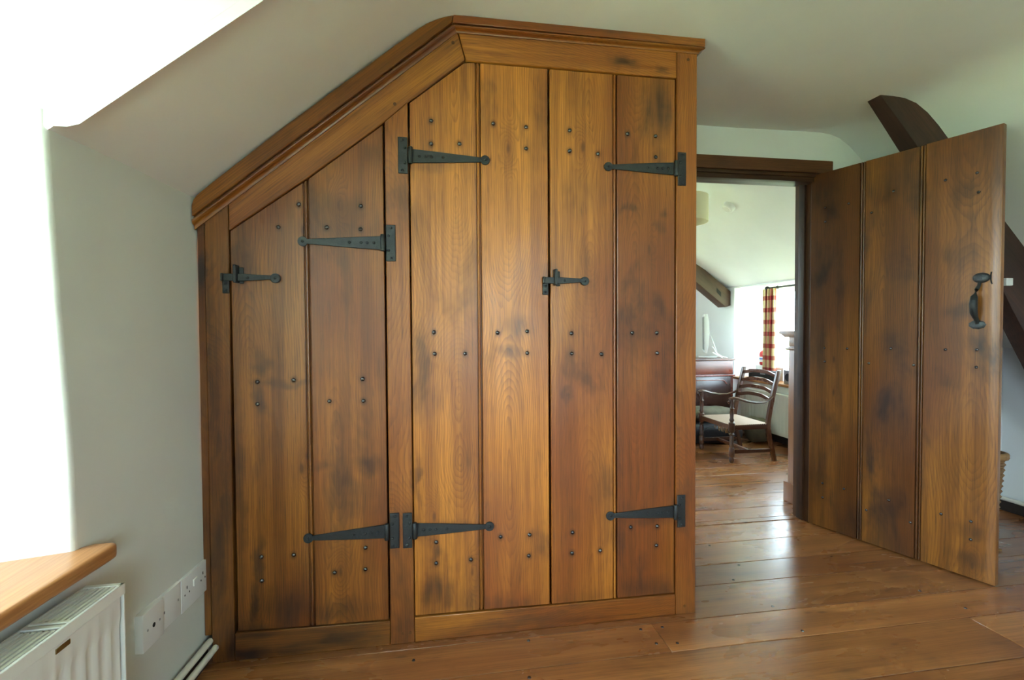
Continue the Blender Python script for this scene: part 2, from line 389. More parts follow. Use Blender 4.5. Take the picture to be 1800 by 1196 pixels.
# ------------------------------------------------------------------ floor
YB = [-2.25, -2.03, -1.84, -1.62, -1.43, -1.21, -1.02, -.80, -.61, -.40, -.21, .0, .20, .41, .62, .83, 1.04, 1.245, 1.452, 1.605, 1.81, 1.965, 2.162, 2.412, 2.558, 2.76, 2.94, 3.15, 3.33, 3.54, 3.73, 3.93, 4.12, 4.33, 4.53, 4.74, 4.95, 5.15, 5.36, 5.62]
flo = B().box(-1.3, 3.6, -2.3, 5.7, -.06, -.024).build('floor', M['dark_gap'])
struct(flo, 'wide varnished pine floorboards running across both rooms', 'floor')
joints = {18: [.752], 19: [2.9], 17: [1.9], 16: [.4], 21: [2.3], 15: [2.4], 13: [1.0], 20: [-.2], 23: [2.45], 26: [1.2], 28: [2.75], 30: [1.5], 14: [.2], 12: [1.5], 10: [.3]}
fr_ = random.Random(3)
for i in range(len(YB)-1):
    xs = [-1.28] + joints.get(i, []) + [3.58]
    for a, b in zip(xs, xs[1:]):
        g = .0016
        dz = fr_.uniform(-.0006, .0)
        pl_ = B().box(a+.0008, b-.0008, YB[i]+g, YB[i+1]-g, -.024, dz).build('plank', M['floor'], flo, 'x', tone=fr_.uniform(.82, 1.12), bevel=.0010, segs=1)
fn = bmesh.new(); bmesh.ops.create_cone(fn, cap_ends=True, segments=8, radius1=.006, radius2=.005, depth=.002)
fnm = bpy.data.meshes.new('floor_nail'); fn.to_mesh(fnm); fn.free(); fnm.materials.append(M['nail'])
for (x_, y_) in [(.30, 1.585), (.70, 1.58), (.72, 1.50), (.78, 1.58), (.79, 1.49), (.27, 1.415), (-.08, 1.55), (1.25, 1.63), (1.32, 1.94), (1.30, 2.14), (1.22, 1.83), (1.25, 1.48), (.72, 1.30), (1.9, 1.63), (1.95, 1.50)]:
    inst('floor_nail', fnm, Matrix.Translation((x_, y_, .0004)), flo)

# ------------------------------------------------------------------ room shell
EAVE = 1.475
def lw_x(y): return -.735 + .068*(y-1.64)          # the left wall is not quite square to the others
CEIL = 2.088
prof = [(-.742, 1.464), (-.735, 1.470), (-.60, 1.583), (-.46, 1.700), (-.29, 1.842), (-.15, 1.958), (-.046, 2.040), (-.02, 2.056), (.008, 2.069), (.04, 2.079), (.07, 2.086), (.12, 2.089),
        (.5, 2.089), (1.0, 2.086), (1.5, 2.084), (1.9, 2.084), (2.02, 2.083), (2.08, 2.078), (2.14, 2.060), (2.20, 2.022), (2.26, 1.968), (2.33, 1.893), (2.48, 1.718), (2.63, 1.546), (2.74, 1.432), (2.90, 1.265), (3.06, 1.095), (3.225, .925)]
ys = [-2.26] + [round(-2.2+.12*i, 3) for i in range(19)] + [-.02] + [.1+.12*i for i in range(9)] + [1.122] + [1.2+.1*i for i in range(11)] + [2.305]
ys = sorted(set(round(y_, 3) for y_ in ys))
ys = sorted(set(ys+[.20, -1.95, -.75]))
def ceil_pt(x_, z_, y_):
    w = max(0.0, min(1.0, (-.05-x_)/.68))
    n_ = noise.noise(Vector((x_*2.3, y_*2.3, 5.0)))*.004 + noise.noise(Vector((x_*6, y_*6, 9.0)))*.0012
    return (x_ + .068*(y_-1.64)*w, y_, z_ + n_)
c = B(); np_ = len(prof); vs = [ceil_pt(px, pz, y_) for y_ in ys for (px, pz) in prof]; fs = []
for j in range(len(ys)-1):
    for i in range(np_-1):
        ym = (ys[j]+ys[j+1])/2
        if (.20 < ym < 1.122 or -1.95 < ym < -.75) and prof[i+1][0] <= -.14: continue
        fs.append((j*np_+i, j*np_+i+1, (j+1)*np_+i+1, (j+1)*np_+i))
co = c.add(vs, fs).build('ceiling', M['plaster'], smooth=True, auto=60)
struct(co, 'uneven white plaster ceiling sloping down on both sides', 'ceiling')
def slope_z(x_): return poly_at(prof, x_)

# left wall below and beyond the dormer, with its window recess
w = B()
def wall_grid(b, pts_fn, nu, nv):
    vs = [pts_fn(i/nu, j/nv) for j in range(nv+1) for i in range(nu+1)]
    fs = [(j*(nu+1)+i, j*(nu+1)+i+1, (j+1)*(nu+1)+i+1, (j+1)*(nu+1)+i) for j in range(nv) for i in range(nu)]
    b.add(vs, fs)
def wn_(y_, z_, k=0): return noise.noise(Vector((y_*2.7, z_*2.7, 3.0+k)))*.004 + noise.noise(Vector((y_*9, z_*9, 13.0+k)))*.0010
def edge_y(z_): return lerp(1.158, 1.112, min(1, (z_-.586)/(EAVE-.586))) + .003*math.sin(z_*9)*max(0, EAVE-z_)
Z0 = .572
def lower(s, t):
    y_ = lerp(-2.3, 1.184, s); z_ = t*Z0; return (lw_x(y_)+wn_(y_, z_)*min(1, (1-t)*6), y_, z_)
wall_grid(w, lower, 30, 8)
wall_grid(w, lambda s, t: (lw_x(lerp(1.184, 2.42, s))+wn_(lerp(1.184, 2.42, s), t*Z0), lerp(1.184, 2.42, s), t*Z0), 20, 10)
def upper(s, t):
    z_ = lerp(Z0, EAVE+.03, t); e = edge_y(z_)+.012; y_ = lerp(e, 2.42, s)
    return (lw_x(y_)+wn_(y_, z_), y_, z_)
wall_grid(w, upper, 24, 24)
def bull(s, t):           # rounded plaster arris between wall and dormer cheek
    z_ = lerp(Z0, EAVE+.03, t); e = edge_y(z_)+.012; a = s*math.pi/2*.98; p = Vector(upper(0, t))
    return (p.x-.012*(1-math.cos(a)), e-.012*math.sin(a), z_)
wall_grid(w, bull, 5, 24)
def cheek_low(s, t):
    z_ = lerp(Z0, EAVE+.03, t); p0 = Vector(bull(1, t)); q = Vector((-1.26, edge_y(z_)-.135, z_)); p = p0.lerp(q, s)
    return (p.x, p.y+wn_(p.x, z_, 5)*1.2*min(1, s*4, (1-t)*5), p.z)
wall_grid(w, cheek_low, 12, 24)
def cheek_up(s, t):        # dormer cheek above the eaves
    p0 = Vector(cheek_low(0, 1)); q = Vector(cheek_low(1, 1))
    if s < .5: p = q.lerp(p0, s*2); x_, y_ = p.x, p.y
    else: x_ = lerp(p0.x, -.10, (s-.5)*2); y_ = lerp(p0.y, 1.1222, min(1, (s-.5)*60))
    zb = EAVE+.03 if s < .5 else max(EAVE+.03, slope_z(x_+.068*.5*max(0, min(1, (-.05-x_)/.68)))-.004)
    zb = min(zb, 2.02)
    return (x_, y_, lerp(zb-.0 if s < .5 else zb-.03, 2.03, t))
wall_grid(w, cheek_up, 60, 6)
D1A = .20
D2A, D2B = -1.95, -.75          # second dormer, behind the viewer
for (ya, yb) in ((-2.3, D2A), (D2B, D1A)):
    wall_grid(w, lambda s, t: (lw_x(lerp(ya, yb, s)), lerp(ya, yb, s), lerp(Z0, EAVE+.03, t)), 6, 4)
def side(y_):
    w.add([(-1.26, y_, .56), (lw_x(y_)+.002, y_, .56), (lw_x(y_)+.002, y_, EAVE), (-.12, y_, 2.03), (-1.26, y_, 2.03)], [(0, 1, 2, 3, 4)])
side(D1A); side(D2A); side(D2B)
for (ya, yb) in ((D1A, 1.14), (D2A, D2B)):
    w.add([(-1.26, ya, 1.953), (-.147, ya, 1.953), (-.147, yb, 1.953), (-1.26, yb, 1.953)], [(0, 1, 2, 3)])
    w.add([(-1.26, ya, .56), (lw_x(ya)+.002, ya, .56), (lw_x(yb)+.002, yb, .56), (-1.26, yb-.03, .56)], [(0, 1, 2, 3)])
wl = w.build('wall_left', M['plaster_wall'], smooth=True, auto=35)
struct(wl, 'white plastered left wall with the bright dormer window recess', 'wall')

# far wall with the doorway: opening x 1.20..2.00, z 0..1.87
b = B()
def wall_piece(x0, x1, z0, z1): b.box(x0, x1, 2.302, 2.412, z0, z1)
wall_piece(-1.0, 1.20, 0, 2.6); wall_piece(2.00, 3.30, 0, 2.6); wall_piece(1.20, 2.00, 1.872, 2.6)
wf = b.build('wall_far', M['plaster']); struct(wf, 'white wall around the open doorway between the rooms', 'wall')
b = B().box(3.222, 3.34, -2.3, 2.42, 0, .96); wr = b.build('wall_right', M['plaster']); struct(wr, 'white low right wall under the sloping ceiling', 'wall')
b = B(); b.box(-1.3, .2, -2.36, -2.24, 0, 2.6); b.box(1.2, 3.34, -2.36, -2.24, 0, 2.6); b.box(.2, 1.2, -2.36, -2.24, 0, .6); b.box(.2, 1.2, -2.36, -2.24, 1.8, 2.6)
wb = b.build('wall_back', M['plaster']); struct(wb, 'white gable wall behind the viewer with one added window', 'wall')

# ------------------------------------------------------------------ windows
def window(name, label, plane, p, a0, a1, z0, z1, sgn, nx=2, nz=2, mat=None):
    """casement in the plane x=p or y=p"""
    o = empty(name, (p, (a0+a1)/2, z0) if plane == 'x' else ((a0+a1)/2, p, z0)); struct(o, label, 'window')
    mat = mat or M['white_paint']
    def bx(bb, u0, u1, v0, v1, d):
        if plane == 'x': bb.box(p-d, p+d, u0, u1, v0, v1)
        else: bb.box(u0, u1, p-d, p+d, v0, v1)
    f = B(); t = .055
    bx(f, a0, a0+t, z0, z1, .03); bx(f, a1-t, a1, z0, z1, .03); bx(f, a0, a1, z0, z0+t, .03); bx(f, a0, a1, z1-t, z1, .03)
    f.build('window_frame', mat, o, bevel=.004)
    for i in range(1, nx):
        g = B(); u_ = lerp(a0, a1, i/nx); bx(g, u_-.02, u_+.02, z0+t, z1-t, .022); g.build('mullion', mat, o, bevel=.004)
    for i in range(1, nz):
        g = B(); v_ = lerp(z0, z1, i/nz); bx(g, a0+t, a1-t, v_-.012, v_+.012, .02); g.build('glazing_bar', mat, o, bevel=.003)
    for i in range(nx):
        for j in range(nz):
            g = B(); bx(g, lerp(a0+t, a1-t, i/nx), lerp(a0+t, a1-t, (i+1)/nx), lerp(z0+t, z1-t, j/nz), lerp(z0+t, z1-t, (j+1)/nz), .002)
            g.build('pane', M['glass'], o)
    return o
w1 = window('window_1', 'white dormer casement lighting the room from the left', 'x', -1.225, .20, 1.08, .586, 1.953, 1)
w2 = window('window_2', 'second white dormer casement behind the viewer', 'x', -1.225, -1.95, -.75, .586, 1.953, 1)
B().box(-1.22, -.80, -1.96, -.74, .556, .587).build('window_sill', M['pine'], w2, 'y', bevel=.008)
w5 = window('fill_window_5', 'unseen white casement window added in the gable behind the viewer', 'y', -2.30, .2, 1.2, .6, 1.8, 1)  # unseen window added to raise the room's fill, sited by the oak's sheen
# sill board of the dormer, its nosing running past the reveal
b = B()
sp = [(-1.22, .14), (-.705-.068*1.0, .14), (-.703, 1.165), (-.703, 1.182), (-.707, 1.193), (-.716, 1.198), (-.752, 1.198), (-.775, 1.178), (-1.22, 1.06)]
b.prism([(x_, y_, 0) for x_, y_ in sp], (0, 0, .556), (0, 0, .587))
sl = b.build('window_sill', M['pine'], w1, 'y', bevel=.009, segs=3); tag(sl, 'orange pine window board with a rounded end')

# ------------------------------------------------------------------ wardrobe
WY = 1.64
wd = empty('wardrobe', (.1, WY, 0), 'large built-in oak plank wardrobe with sloping left top and black iron hinges', 'wardrobe')
rail_bot = [(-.72, 1.305), (-.637, 1.371), (-.401, 1.543), (-.160, 1.734), (-.083, 1.803), (.107, 1.955), (.9, 1.9515)]
def rb(x_): return poly_at(rail_bot, x_)
def plate(name, poly, y0, y1, grain, tone, parent=wd, bevel=.0022, label=None):
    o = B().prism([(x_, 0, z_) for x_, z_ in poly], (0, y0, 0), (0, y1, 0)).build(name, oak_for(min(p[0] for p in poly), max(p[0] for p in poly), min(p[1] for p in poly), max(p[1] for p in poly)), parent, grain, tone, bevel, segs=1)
    if label: o['label'] = label
    return o
T = .026
sdir = axis_matrix((.77, 0, .635), (0, 1, 0))
bead_l = lambda x_: 1.384 + .826*(x_+.725)        # lower line of the sloping cornice
fas_l = lambda x_: 1.408 + .823*(x_+.733)
plate('scribing_fillet', [(-.733, .088), (-.7115, .088), (-.7075, 1.40), (-.730, 1.385)], WY+.004, WY+T, 'z', .38)  # left boards: own dark stain, with shade put into the tone as well
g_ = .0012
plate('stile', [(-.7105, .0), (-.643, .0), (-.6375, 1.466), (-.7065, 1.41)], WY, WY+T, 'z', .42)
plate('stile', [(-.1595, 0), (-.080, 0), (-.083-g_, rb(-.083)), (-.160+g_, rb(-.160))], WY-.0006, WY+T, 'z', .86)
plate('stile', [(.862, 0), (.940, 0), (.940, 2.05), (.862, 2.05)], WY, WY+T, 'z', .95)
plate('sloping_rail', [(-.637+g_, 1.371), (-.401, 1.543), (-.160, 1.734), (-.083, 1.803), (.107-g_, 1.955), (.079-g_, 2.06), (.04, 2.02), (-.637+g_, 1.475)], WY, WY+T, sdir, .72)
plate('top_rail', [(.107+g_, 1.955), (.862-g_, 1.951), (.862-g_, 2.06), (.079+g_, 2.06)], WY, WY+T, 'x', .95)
plate('bottom_rail', [(-.643, 0), (-.1605, 0), (-.1605, .081), (-.643, .089)], WY, WY+T, 'x', .52)  # rail tone lowered: shade of the low left corner painted in
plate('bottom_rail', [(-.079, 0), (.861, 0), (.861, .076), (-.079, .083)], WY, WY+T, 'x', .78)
# side of the case and a dark inner back
for k in range(3):
    y0 = WY+T+.002+k*.21
    B().box(.916, .938, y0, y0+.206, 0, 2.06).build('side_plank', OAK, wd, 'z', .8, .002, segs=1)
B().box(-.70, .91, 2.26, 2.28, 0, 1.30).build('back_panel', OAK, wd, 'x', .5)

# doors
def plank_mesh(x0, x1, zb0, zb1, yf, bead):
    """board with a cock bead run along its right edge; its top follows the rails"""
    e = x1
    pts = [(x0, yf+.022), (x0, yf+.002), (x0+.002, yf)]
    xe = e-.0170 if bead else e-.002
    n_ = max(4, int((xe-x0)/.018))
    pts += [(lerp(x0+.002, xe, i/n_), yf) for i in range(1, n_+1)]
    if bead:
        pts += [(xe+.0004, yf+.0085), (xe+.0036, yf+.0085)]
        cx_ = xe+.0036+.0050; pts += [(cx_-.0050*math.cos(a), yf+.0060-.0060*math.sin(a)) for a in [math.pi*i/8 for i in range(9)]]
        pts += [(cx_+.0052, yf+.012), (e-.0004, yf+.012)]
    else: pts += [(e, yf+.002)]
    pts += [(e-.001, yf+.022)]
    bb = B(); n2 = len(pts)
    lo = [(x_, y_, lerp(zb0, zb1, (x_-x0)/(x1-x0))) for x_, y_ in pts]
    hi = [(x_, y_, rb(x_)-.0055) for x_, y_ in pts]
    bb.sweep([lo, hi], cap=True, closed=True); return bb
nb = bmesh.new(); bmesh.ops.create_icosphere(nb, subdivisions=2, radius=1.0)
for v_ in nb.verts:
    v_.co *= 1+.10*math.sin(5*math.atan2(v_.co.z, v_.co.x))
nm_ = bpy.data.meshes.new('nail_head'); nb.to_mesh(nm_); nb.free(); nm_.materials.append(M['nail']); nm_.polygons.foreach_set('use_smooth', [True]*len(nm_.polygons))
def nail(x_, y_, z_, parent, r=.0072, h=.0058):
    inst('nail_head', nm_, Matrix.Translation((x_, y_, z_)) @ Matrix.Rotation(rnd.uniform(0, 6), 4, 'Y') @ Matrix.Diagonal((r, h, r*rnd.uniform(.9, 1.1), 1)), parent)
DOORS = [('left two-plank door with a slanting top', [(-.6365, -.3985, .092, .086, True, .57), (-.3985, -.1625, .086, .083, False, .68)]),  # left door: brownish planks toned down further, shade kept in their colour
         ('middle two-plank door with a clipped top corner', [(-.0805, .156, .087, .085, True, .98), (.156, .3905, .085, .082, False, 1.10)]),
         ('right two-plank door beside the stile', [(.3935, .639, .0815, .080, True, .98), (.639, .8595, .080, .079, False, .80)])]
for lab, planks in DOORS:
    x0, x1 = planks[0][0], planks[-1][1]
    ld = B()
    for (za, zb_) in ((.22, .37), (.80, 1.07), (1.22, 1.32)): ld.box(x0+.03, x1-.03, WY+.025, WY+.045, za, zb_)
    ld.box((x0+x1)/2-.02, (x0+x1)/2+.02, WY+.026, WY+.044, .25, 1.3)
    d = ld.build('door', OAK, wd, 'x', .7); d['label'] = lab
    for (a, b2, z0, z1, bead, tn) in planks:
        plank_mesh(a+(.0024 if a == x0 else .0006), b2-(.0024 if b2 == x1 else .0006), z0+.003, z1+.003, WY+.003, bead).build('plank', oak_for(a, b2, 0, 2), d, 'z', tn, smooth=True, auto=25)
    for (nx_, nz_) in NAILS:
        if x0 < nx_ < x1: nail(nx_, WY+.0028, nz_, d)

# black tee hinges
def disc(cx_, cz_, r, n_=20): return [(cx_+r*math.cos(t*2*math.pi/n_), 0, cz_+r*math.sin(t*2*math.pi/n_)) for t in range(n_)]
sb = bmesh.new(); bmesh.ops.create_icosphere(sb, subdivisions=2, radius=1.0)
sm_ = bpy.data.meshes.new('screw_head'); sb.to_mesh(sm_); sb.free(); sm_.materials.append(M['black_iron']); sm_.polygons.foreach_set('use_smooth', [True]*len(sm_.polygons))
IR = M['black_iron']
def hinge(xk, z_, sgn, xt, zt, zp=None):
    """xk: knuckle line, sgn: side the strap runs to, xt: centre of the round strap end"""
    y0 = WY-.0042; L = abs(xt-xk); s_ = sgn
    P2 = [(xk+s_*.012, z_-.0225), (xk+s_*.012, z_+.0225), (xk+s_*.10, z_+.0175+(zt-z_)*.4), (xt-s_*.012, zt+.0078), (xt-s_*.012, zt-.0078), (xk+s_*.10, z_-.0175+(zt-z_)*.4)]
    st = B(); st.prism([(x_, 0, q) for x_, q in P2], (0, y0, 0), (0, WY+.0026, 0)); st.prism(disc(xt, zt, .0158), (0, y0-.0002, 0), (0, WY+.0026, 0))
    h_ = st.build('strap_hinge', IR, wd, bevel=.0012, segs=1); h_['label'] = 'black iron strap hinge'
    px0 = xk-s_*.004; px1 = px0-s_*.031; xa, xb = min(px0, px1), max(px0, px1)
    B().box(xa, xb, y0-.0004, WY+.0002, z_-.059, z_+.060).build('hinge_plate', IR, h_, bevel=.0014, segs=1)
    B().lathe((xk+s_*.005, WY-.0085, z_-.027), [(.0070, 0), (.0078, .001), (.0078, .053), (.0070, .054)], 12).build('knuckle', IR, h_, smooth=True)
    def scr(x_, q, r=.0048): inst('screw_head', sm_, Matrix.Translation((x_, y0-.0002, q)) @ Matrix.Diagonal((r, .0036, r, 1)), h_)
    for fx, fz in ((.55, .050), (.28, .024), (.28, -.024), (.55, -.049)): scr(px0-s_*.031*fx, z_+fz)
    for k in (.032, .052, .070, .105): scr(xk+s_*k*1.06, z_+(zt-z_)*k/L*1.2)
    scr(xt, zt)
hinge(-.0815, 1.6285, 1, .170, 1.6265)
hinge(-.1625, 1.3405, -1, -.417, 1.341)
hinge(-.1615, .386, -1, -.415, .3805)
hinge(-.0800, .3835, 1, .176, .378)
hinge(.8615, 1.628, -1, .605, 1.625)
hinge(.8625, .385, -1, .611, .385)
def latch(xc, z_, xt):
    """thumb latch: catch on the frame, staple and bar on the door, the bar ending in a disc"""
    y0 = WY-.006
    bar = B(); bar.prism([(xc+.002, 0, z_+.013), (xc+.002, 0, z_-.009), (xc+.06, 0, z_-.010), (xt-.012, 0, z_-.0045), (xt-.012, 0, z_+.0085), (xc+.06, 0, z_+.0125)], (0, y0-.004, 0), (0, y0+.001, 0))
    bar.prism(disc(xt, z_, .0150), (0, y0-.0045, 0), (0, WY+.0028, 0))
    L_ = bar.build('latch', IR, wd, bevel=.001, segs=1); L_['label'] = 'black iron door latch'
    B().box(xc-.003, xc+.018, WY-.004, WY+.002, z_-.048, z_+.004).box(xc-.004, xc+.004, WY-.016, WY+.001, z_-.010, z_+.014).build('catch_plate', IR, L_, bevel=.002, segs=1)
    B().box(xc+.036, xc+.046, WY-.024, WY+.003, z_-.016, z_+.040).box(xc+.046, xc+.060, WY-.001, WY+.003, z_-.018, z_+.034).build('staple', IR, L_, bevel=.002, segs=1)
    for (x_, q, yy) in ((xc+.008, z_-.018, WY-.005), (xc+.008, z_-.038, WY-.005), (xt, z_, y0-.0045), (xc+.074, z_+.001, y0-.0042)):
        inst('screw_head', sm_, Matrix.Translation((x_, yy, q)) @ Matrix.Diagonal((.0045, .003, .0045, 1)), L_)
latch(-.655, 1.222, -.500)
latch(.369, 1.222, .516)
for (x_, z_) in ((-.125, 1.795), (.066, 2.009), (-.661, 1.432), (.898, .03), (.905, 2.02), (-.12, .035), (-.095, .035)):
    o = B().lathe((x_, WY-.0012, z_), [(.0005, 0), (.0055, 0), (.0058, .006)], 9, (0, 1, 0)).build('peg', OAK, wd, 'y', .35)

# cornice: bead moulding and fascia, sloping part, level part and the return at the right end
# profile of the moulding: (height fraction from its lower line 0 to the fascia 1, projection)
MP = [(-.25, 0.0), (-.25, .0035), (-.12, .0040), (.05, .0055), (.20, .0095), (.22, .0125), (.28, .0165), (.42, .0195), (.58, .0200), (.70, .0180), (.78, .0130), (.80, .0080), (.97, .0080), (.97, .0)]
XL, XMB, XMF = -.742, .079, .069
def corn_slope(fr_lo, fr_hi):
    pass
def z_level(t): return lerp(2.0455, 2.0635, t)
def z_slope(x_, t): return lerp(bead_l(x_), fas_l(x_), t)
def mitre_x(t):            # where sloping and level lines of the same profile height meet
    a, b_ = -.3, .3
    for _ in range(40):
        m_ = (a+b_)/2
        if z_slope(m_, t) < z_level(t): a = m_
        else: b_ = m_
    return a
L0 = []; L1 = []
for t, p in MP:
    L0.append((XL+.009, WY-p, z_slope(XL+.009, t))); xm = mitre_x(t); L1.append((xm, WY-p, z_level(t)))
B().sweep([L0, L1]).build('cornice_bead', OAK, wd, sdir, .62, smooth=True, auto=35)
A0 = [(mitre_x(t)+.0006, WY-p, z_level(t)) for t, p in MP]; A1 = [(.94+p, WY-p, z_level(t)) for t, p in MP]; A2 = [(.94+p, 2.30, z_level(t)) for t, p in MP]
B().sweep([A0, A1]).build('cornice_bead', OAK, wd, 'x', .80, smooth=True, auto=35)
B().sweep([A1, A2]).build('cornice_return', OAK, wd, 'y', .75, smooth=True, auto=35)
top_l = [(-.733, 1.440), (-.728, 1.458), (-.718, 1.472), (-.671, 1.515), (-.463, 1.694), (-.289, 1.836), (-.12, 1.975), (-.046, 2.034), (-.02, 2.052), (.008, 2.067), (.035, 2.078), (.066, 2.0875)]
xm = mitre_x(1.0)
def fas(poly, y0, y1, grain, tone): return B().prism([(x_, 0, z_) for x_, z_ in poly], (0, y0, 0), (0, y1, 0)).build('cornice_fascia', OAK, wd, grain, tone, .002, segs=1)
fas([(-.733, fas_l(-.733)), (xm-.0006, z_level(1.0))] + top_l[::-1], WY-.020, WY+.01, sdir, .60)
fas([(xm+.0006, z_level(1.0)), (.960, z_level(1.0)-.004), (.960, 2.0875), (.067, 2.0895)], WY-.020, WY+.01, 'x', .86)
B().box(.93, .960, WY+.011, 2.30, 2.058, 2.0865).build('cornice_fascia', OAK, wd, 'y', .8, .002, segs=1)

# ------------------------------------------------------------------ doorway frame and the open plank door
tr = empty('trim_1', (1.6, 2.30, 0)); struct(tr, 'dark oak door frame with moulded head around the doorway', 'door frame')
FRM = M['oak_frame']
B().box(1.11, 2.072, 2.268, 2.302, 1.862, 1.927).build('head_architrave', FRM, tr, 'x', 2.6, .004)
B().box(1.11, 2.06, 2.276, 2.31, 1.842, 1.8615).build('head_moulding', FRM, tr, 'x', .8, .005)
B().box(1.13, 2.05, 2.283, 2.34, 1.818, 1.8425).build('head_stop', FRM, tr, 'x', .8, .004)
B().box(1.19, 2.01, 2.34, 2.420, 1.832, 1.875).build('head_lining', FRM, tr, 'x', 1.0, .002)
B().box(1.975, 2.005, 2.302, 2.420, 0, 1.833).build('jamb', FRM, tr, 'z', 1.1, .003)
B().box(1.985, 2.072, 2.272, 2.303, 0, 1.862).build('architrave', FRM, tr, 'z', 1.0, .004)
B().box(1.964, 1.976, 2.338, 2.38, 0, 1.832).build('door_stop', FRM, tr, 'z', .7, .002)
B().box(1.195, 1.225, 2.302, 2.420, 0, 1.833).build('jamb', FRM, tr, 'z', 1.1, .003)
B().box(1.128, 1.215, 2.272, 2.303, 0, 1.862).build('architrave', FRM, tr, 'z', 1.0, .004)
B().box(1.19, 2.01, 2.36, 2.40, .0, .003).build('threshold_strip', M['floor'], tr, 'x', .9)

Vu = DU.copy(); Vn = Vector((Vu.y, -Vu.x, 0))        # Vn points away from the viewer's side
if Vn.x < 0: Vn = -Vn
DHv = Vector(DH)
dm = Matrix((tuple(Vu), tuple(Vn), (0, 0, 1))).transposed().to_4x4()
Dm = Matrix.Translation(DHv) @ dm
def DP(a, d, z_): return DHv + Vu*a + Vn*d + Vector((0, 0, z_))
dr = empty('door_1', DH); struct(dr, 'dark oak three-plank door standing open with an iron latch handle', 'door')
DM = M['oak_door']
def door_plank(a0, a1, bead, tone, ztop=1.853):
    pts = [(a0, .030), (a0, .002), (a0+.002, 0)]
    xe = a1-.0245 if bead else a1-.004
    n_ = 8; pts += [(lerp(a0+.002, xe, i/n_), 0) for i in range(1, n_+1)]
    if bead:
        pts += [(xe+.0004, .010), (xe+.0034, .010)]
        for k in (0, 1):
            cx_ = xe+.0034+.0042+k*.0108
            pts += [(cx_-.0042*math.cos(q), .0060-.0056*math.sin(q)) for q in [math.pi*i/6 for i in range(7)]]
            pts += [(cx_+.0043, .012), (cx_+.0064, .012)]
    else: pts += [(a1-.001, .0012), (a1, .004)]
    pts += [(a1-.0006, .030)] if not bead else [(a1-.0006, .012), (a1-.0006, .030)]
    bb = B(); bb.sweep([[DP(x_, y_, .006) for x_, y_ in pts], [DP(x_, y_, ztop) for x_, y_ in pts]])
    return bb.build('plank', DM, dr, dm, tone, smooth=True, auto=28, origin=DP((a0+a1)/2, 0, 0))
door_plank(.001, .2585, True, .78); door_plank(.2585, .4955, True, .86, 1.8535); door_plank(.4955, .7435, False, 1.12, 1.856)
for zc in (.20, .915, 1.64):
    bb = B(); bb.obox(DP(.372, .040, zc), Vu, Vn, (0, 0, 1), .34, .010, .06); bb.build('ledge', DM, dr, axis_matrix(Vu, Vn), .7, .004)
for (a, z_) in [(0.074, 1.672), (0.075, 1.599), (0.185, 1.668), (0.375, 1.682), (0.286, 1.601), (0.564, 1.681), (0.666, 1.683), (0.672, 1.603), (0.077, 0.946), (0.08, 0.876), (0.185, 0.947), (0.372, 0.954), (0.282, 0.879), (0.461, 0.882), (0.573, 0.956), (0.675, 0.959), (0.674, 0.887), (0.074, 0.237), (0.075, 0.162), (0.178, 0.237), (0.372, 0.24), (0.279, 0.163), (0.457, 0.165), (0.567, 0.241), (0.666, 0.243), (0.666, 0.167)]:
    inst('nail_head', nm_, Matrix.Translation(DP(a, -.0005, z_)) @ dm @ Matrix.Diagonal((.0062, .0045, .0062, 1)), dr)
# latch handle: thumb plate, grip, shell-shaped foot
def dome(a, z_, ra, rz, h, fl=0):
    rings = []; nn_ = 22
    for (q, hh) in ((1, 0), (1, .35), (.85, .7), (.55, .93), (.2, 1.0)):
        rings.append([DP(a+ra*q*(1+fl*math.cos(9*t*2*math.pi/nn_))*math.cos(t*2*math.pi/nn_), -.0005-h*hh, z_+rz*q*(1+fl*math.cos(9*t*2*math.pi/nn_))*math.sin(t*2*math.pi/nn_)) for t in range(nn_)])
    return B().sweep(rings)
hn = B().tube([DP(.681, -.004, 1.235), DP(.682, -.012, 1.222), DP(.679, -.026, 1.205), DP(.676, -.040, 1.175), DP(.675, -.043, 1.145), DP(.675, -.038, 1.112), DP(.676, -.024, 1.092), DP(.676, -.008, 1.078), DP(.676, -.003, 1.066)], [.006, .006, .007, .0115, .0135, .0125, .009, .007, .007], 12)
hh = hn.build('handle', IR, dr, smooth=True); hh['label'] = 'black iron latch handle'
dome(.686, 1.253, .027, .021, .014).build('thumb_plate', M['worn_iron'], hh, smooth=True)
dome(.675, 1.062, .0265, .0180, .007, .07).build('shell_plate', M['worn_iron'], hh, smooth=True)
B().tube([DP(.7155, -.001, 1.274), DP(.7135, -.001, 1.262), DP(.7135, -.001, 1.245), DP(.716, -.001, 1.230), DP(.718, -.001, 1.226)], .0026, 6).build('latch_slot', M['hole'], hh)
for zc in (.2, 1.62):
    bb = B(); bb.obox(DP(.02, -.001, zc), Vu, Vn, (0, 0, 1), .018, .002, .03)

# ------------------------------------------------------------------ radiator, sockets and pipes on the left wall
def LP(y_, off, z_): 
    return Vector((lw_x(y_) + off, y_, z_))
ra = empty('radiator', (lw_x(.6)+.06, .6, .12), 'white panel radiator with a slatted top grille under the pine sill', 'radiator')
RY0, RY1, RT = -.05, 1.146, .517
WP = M['white_paint']
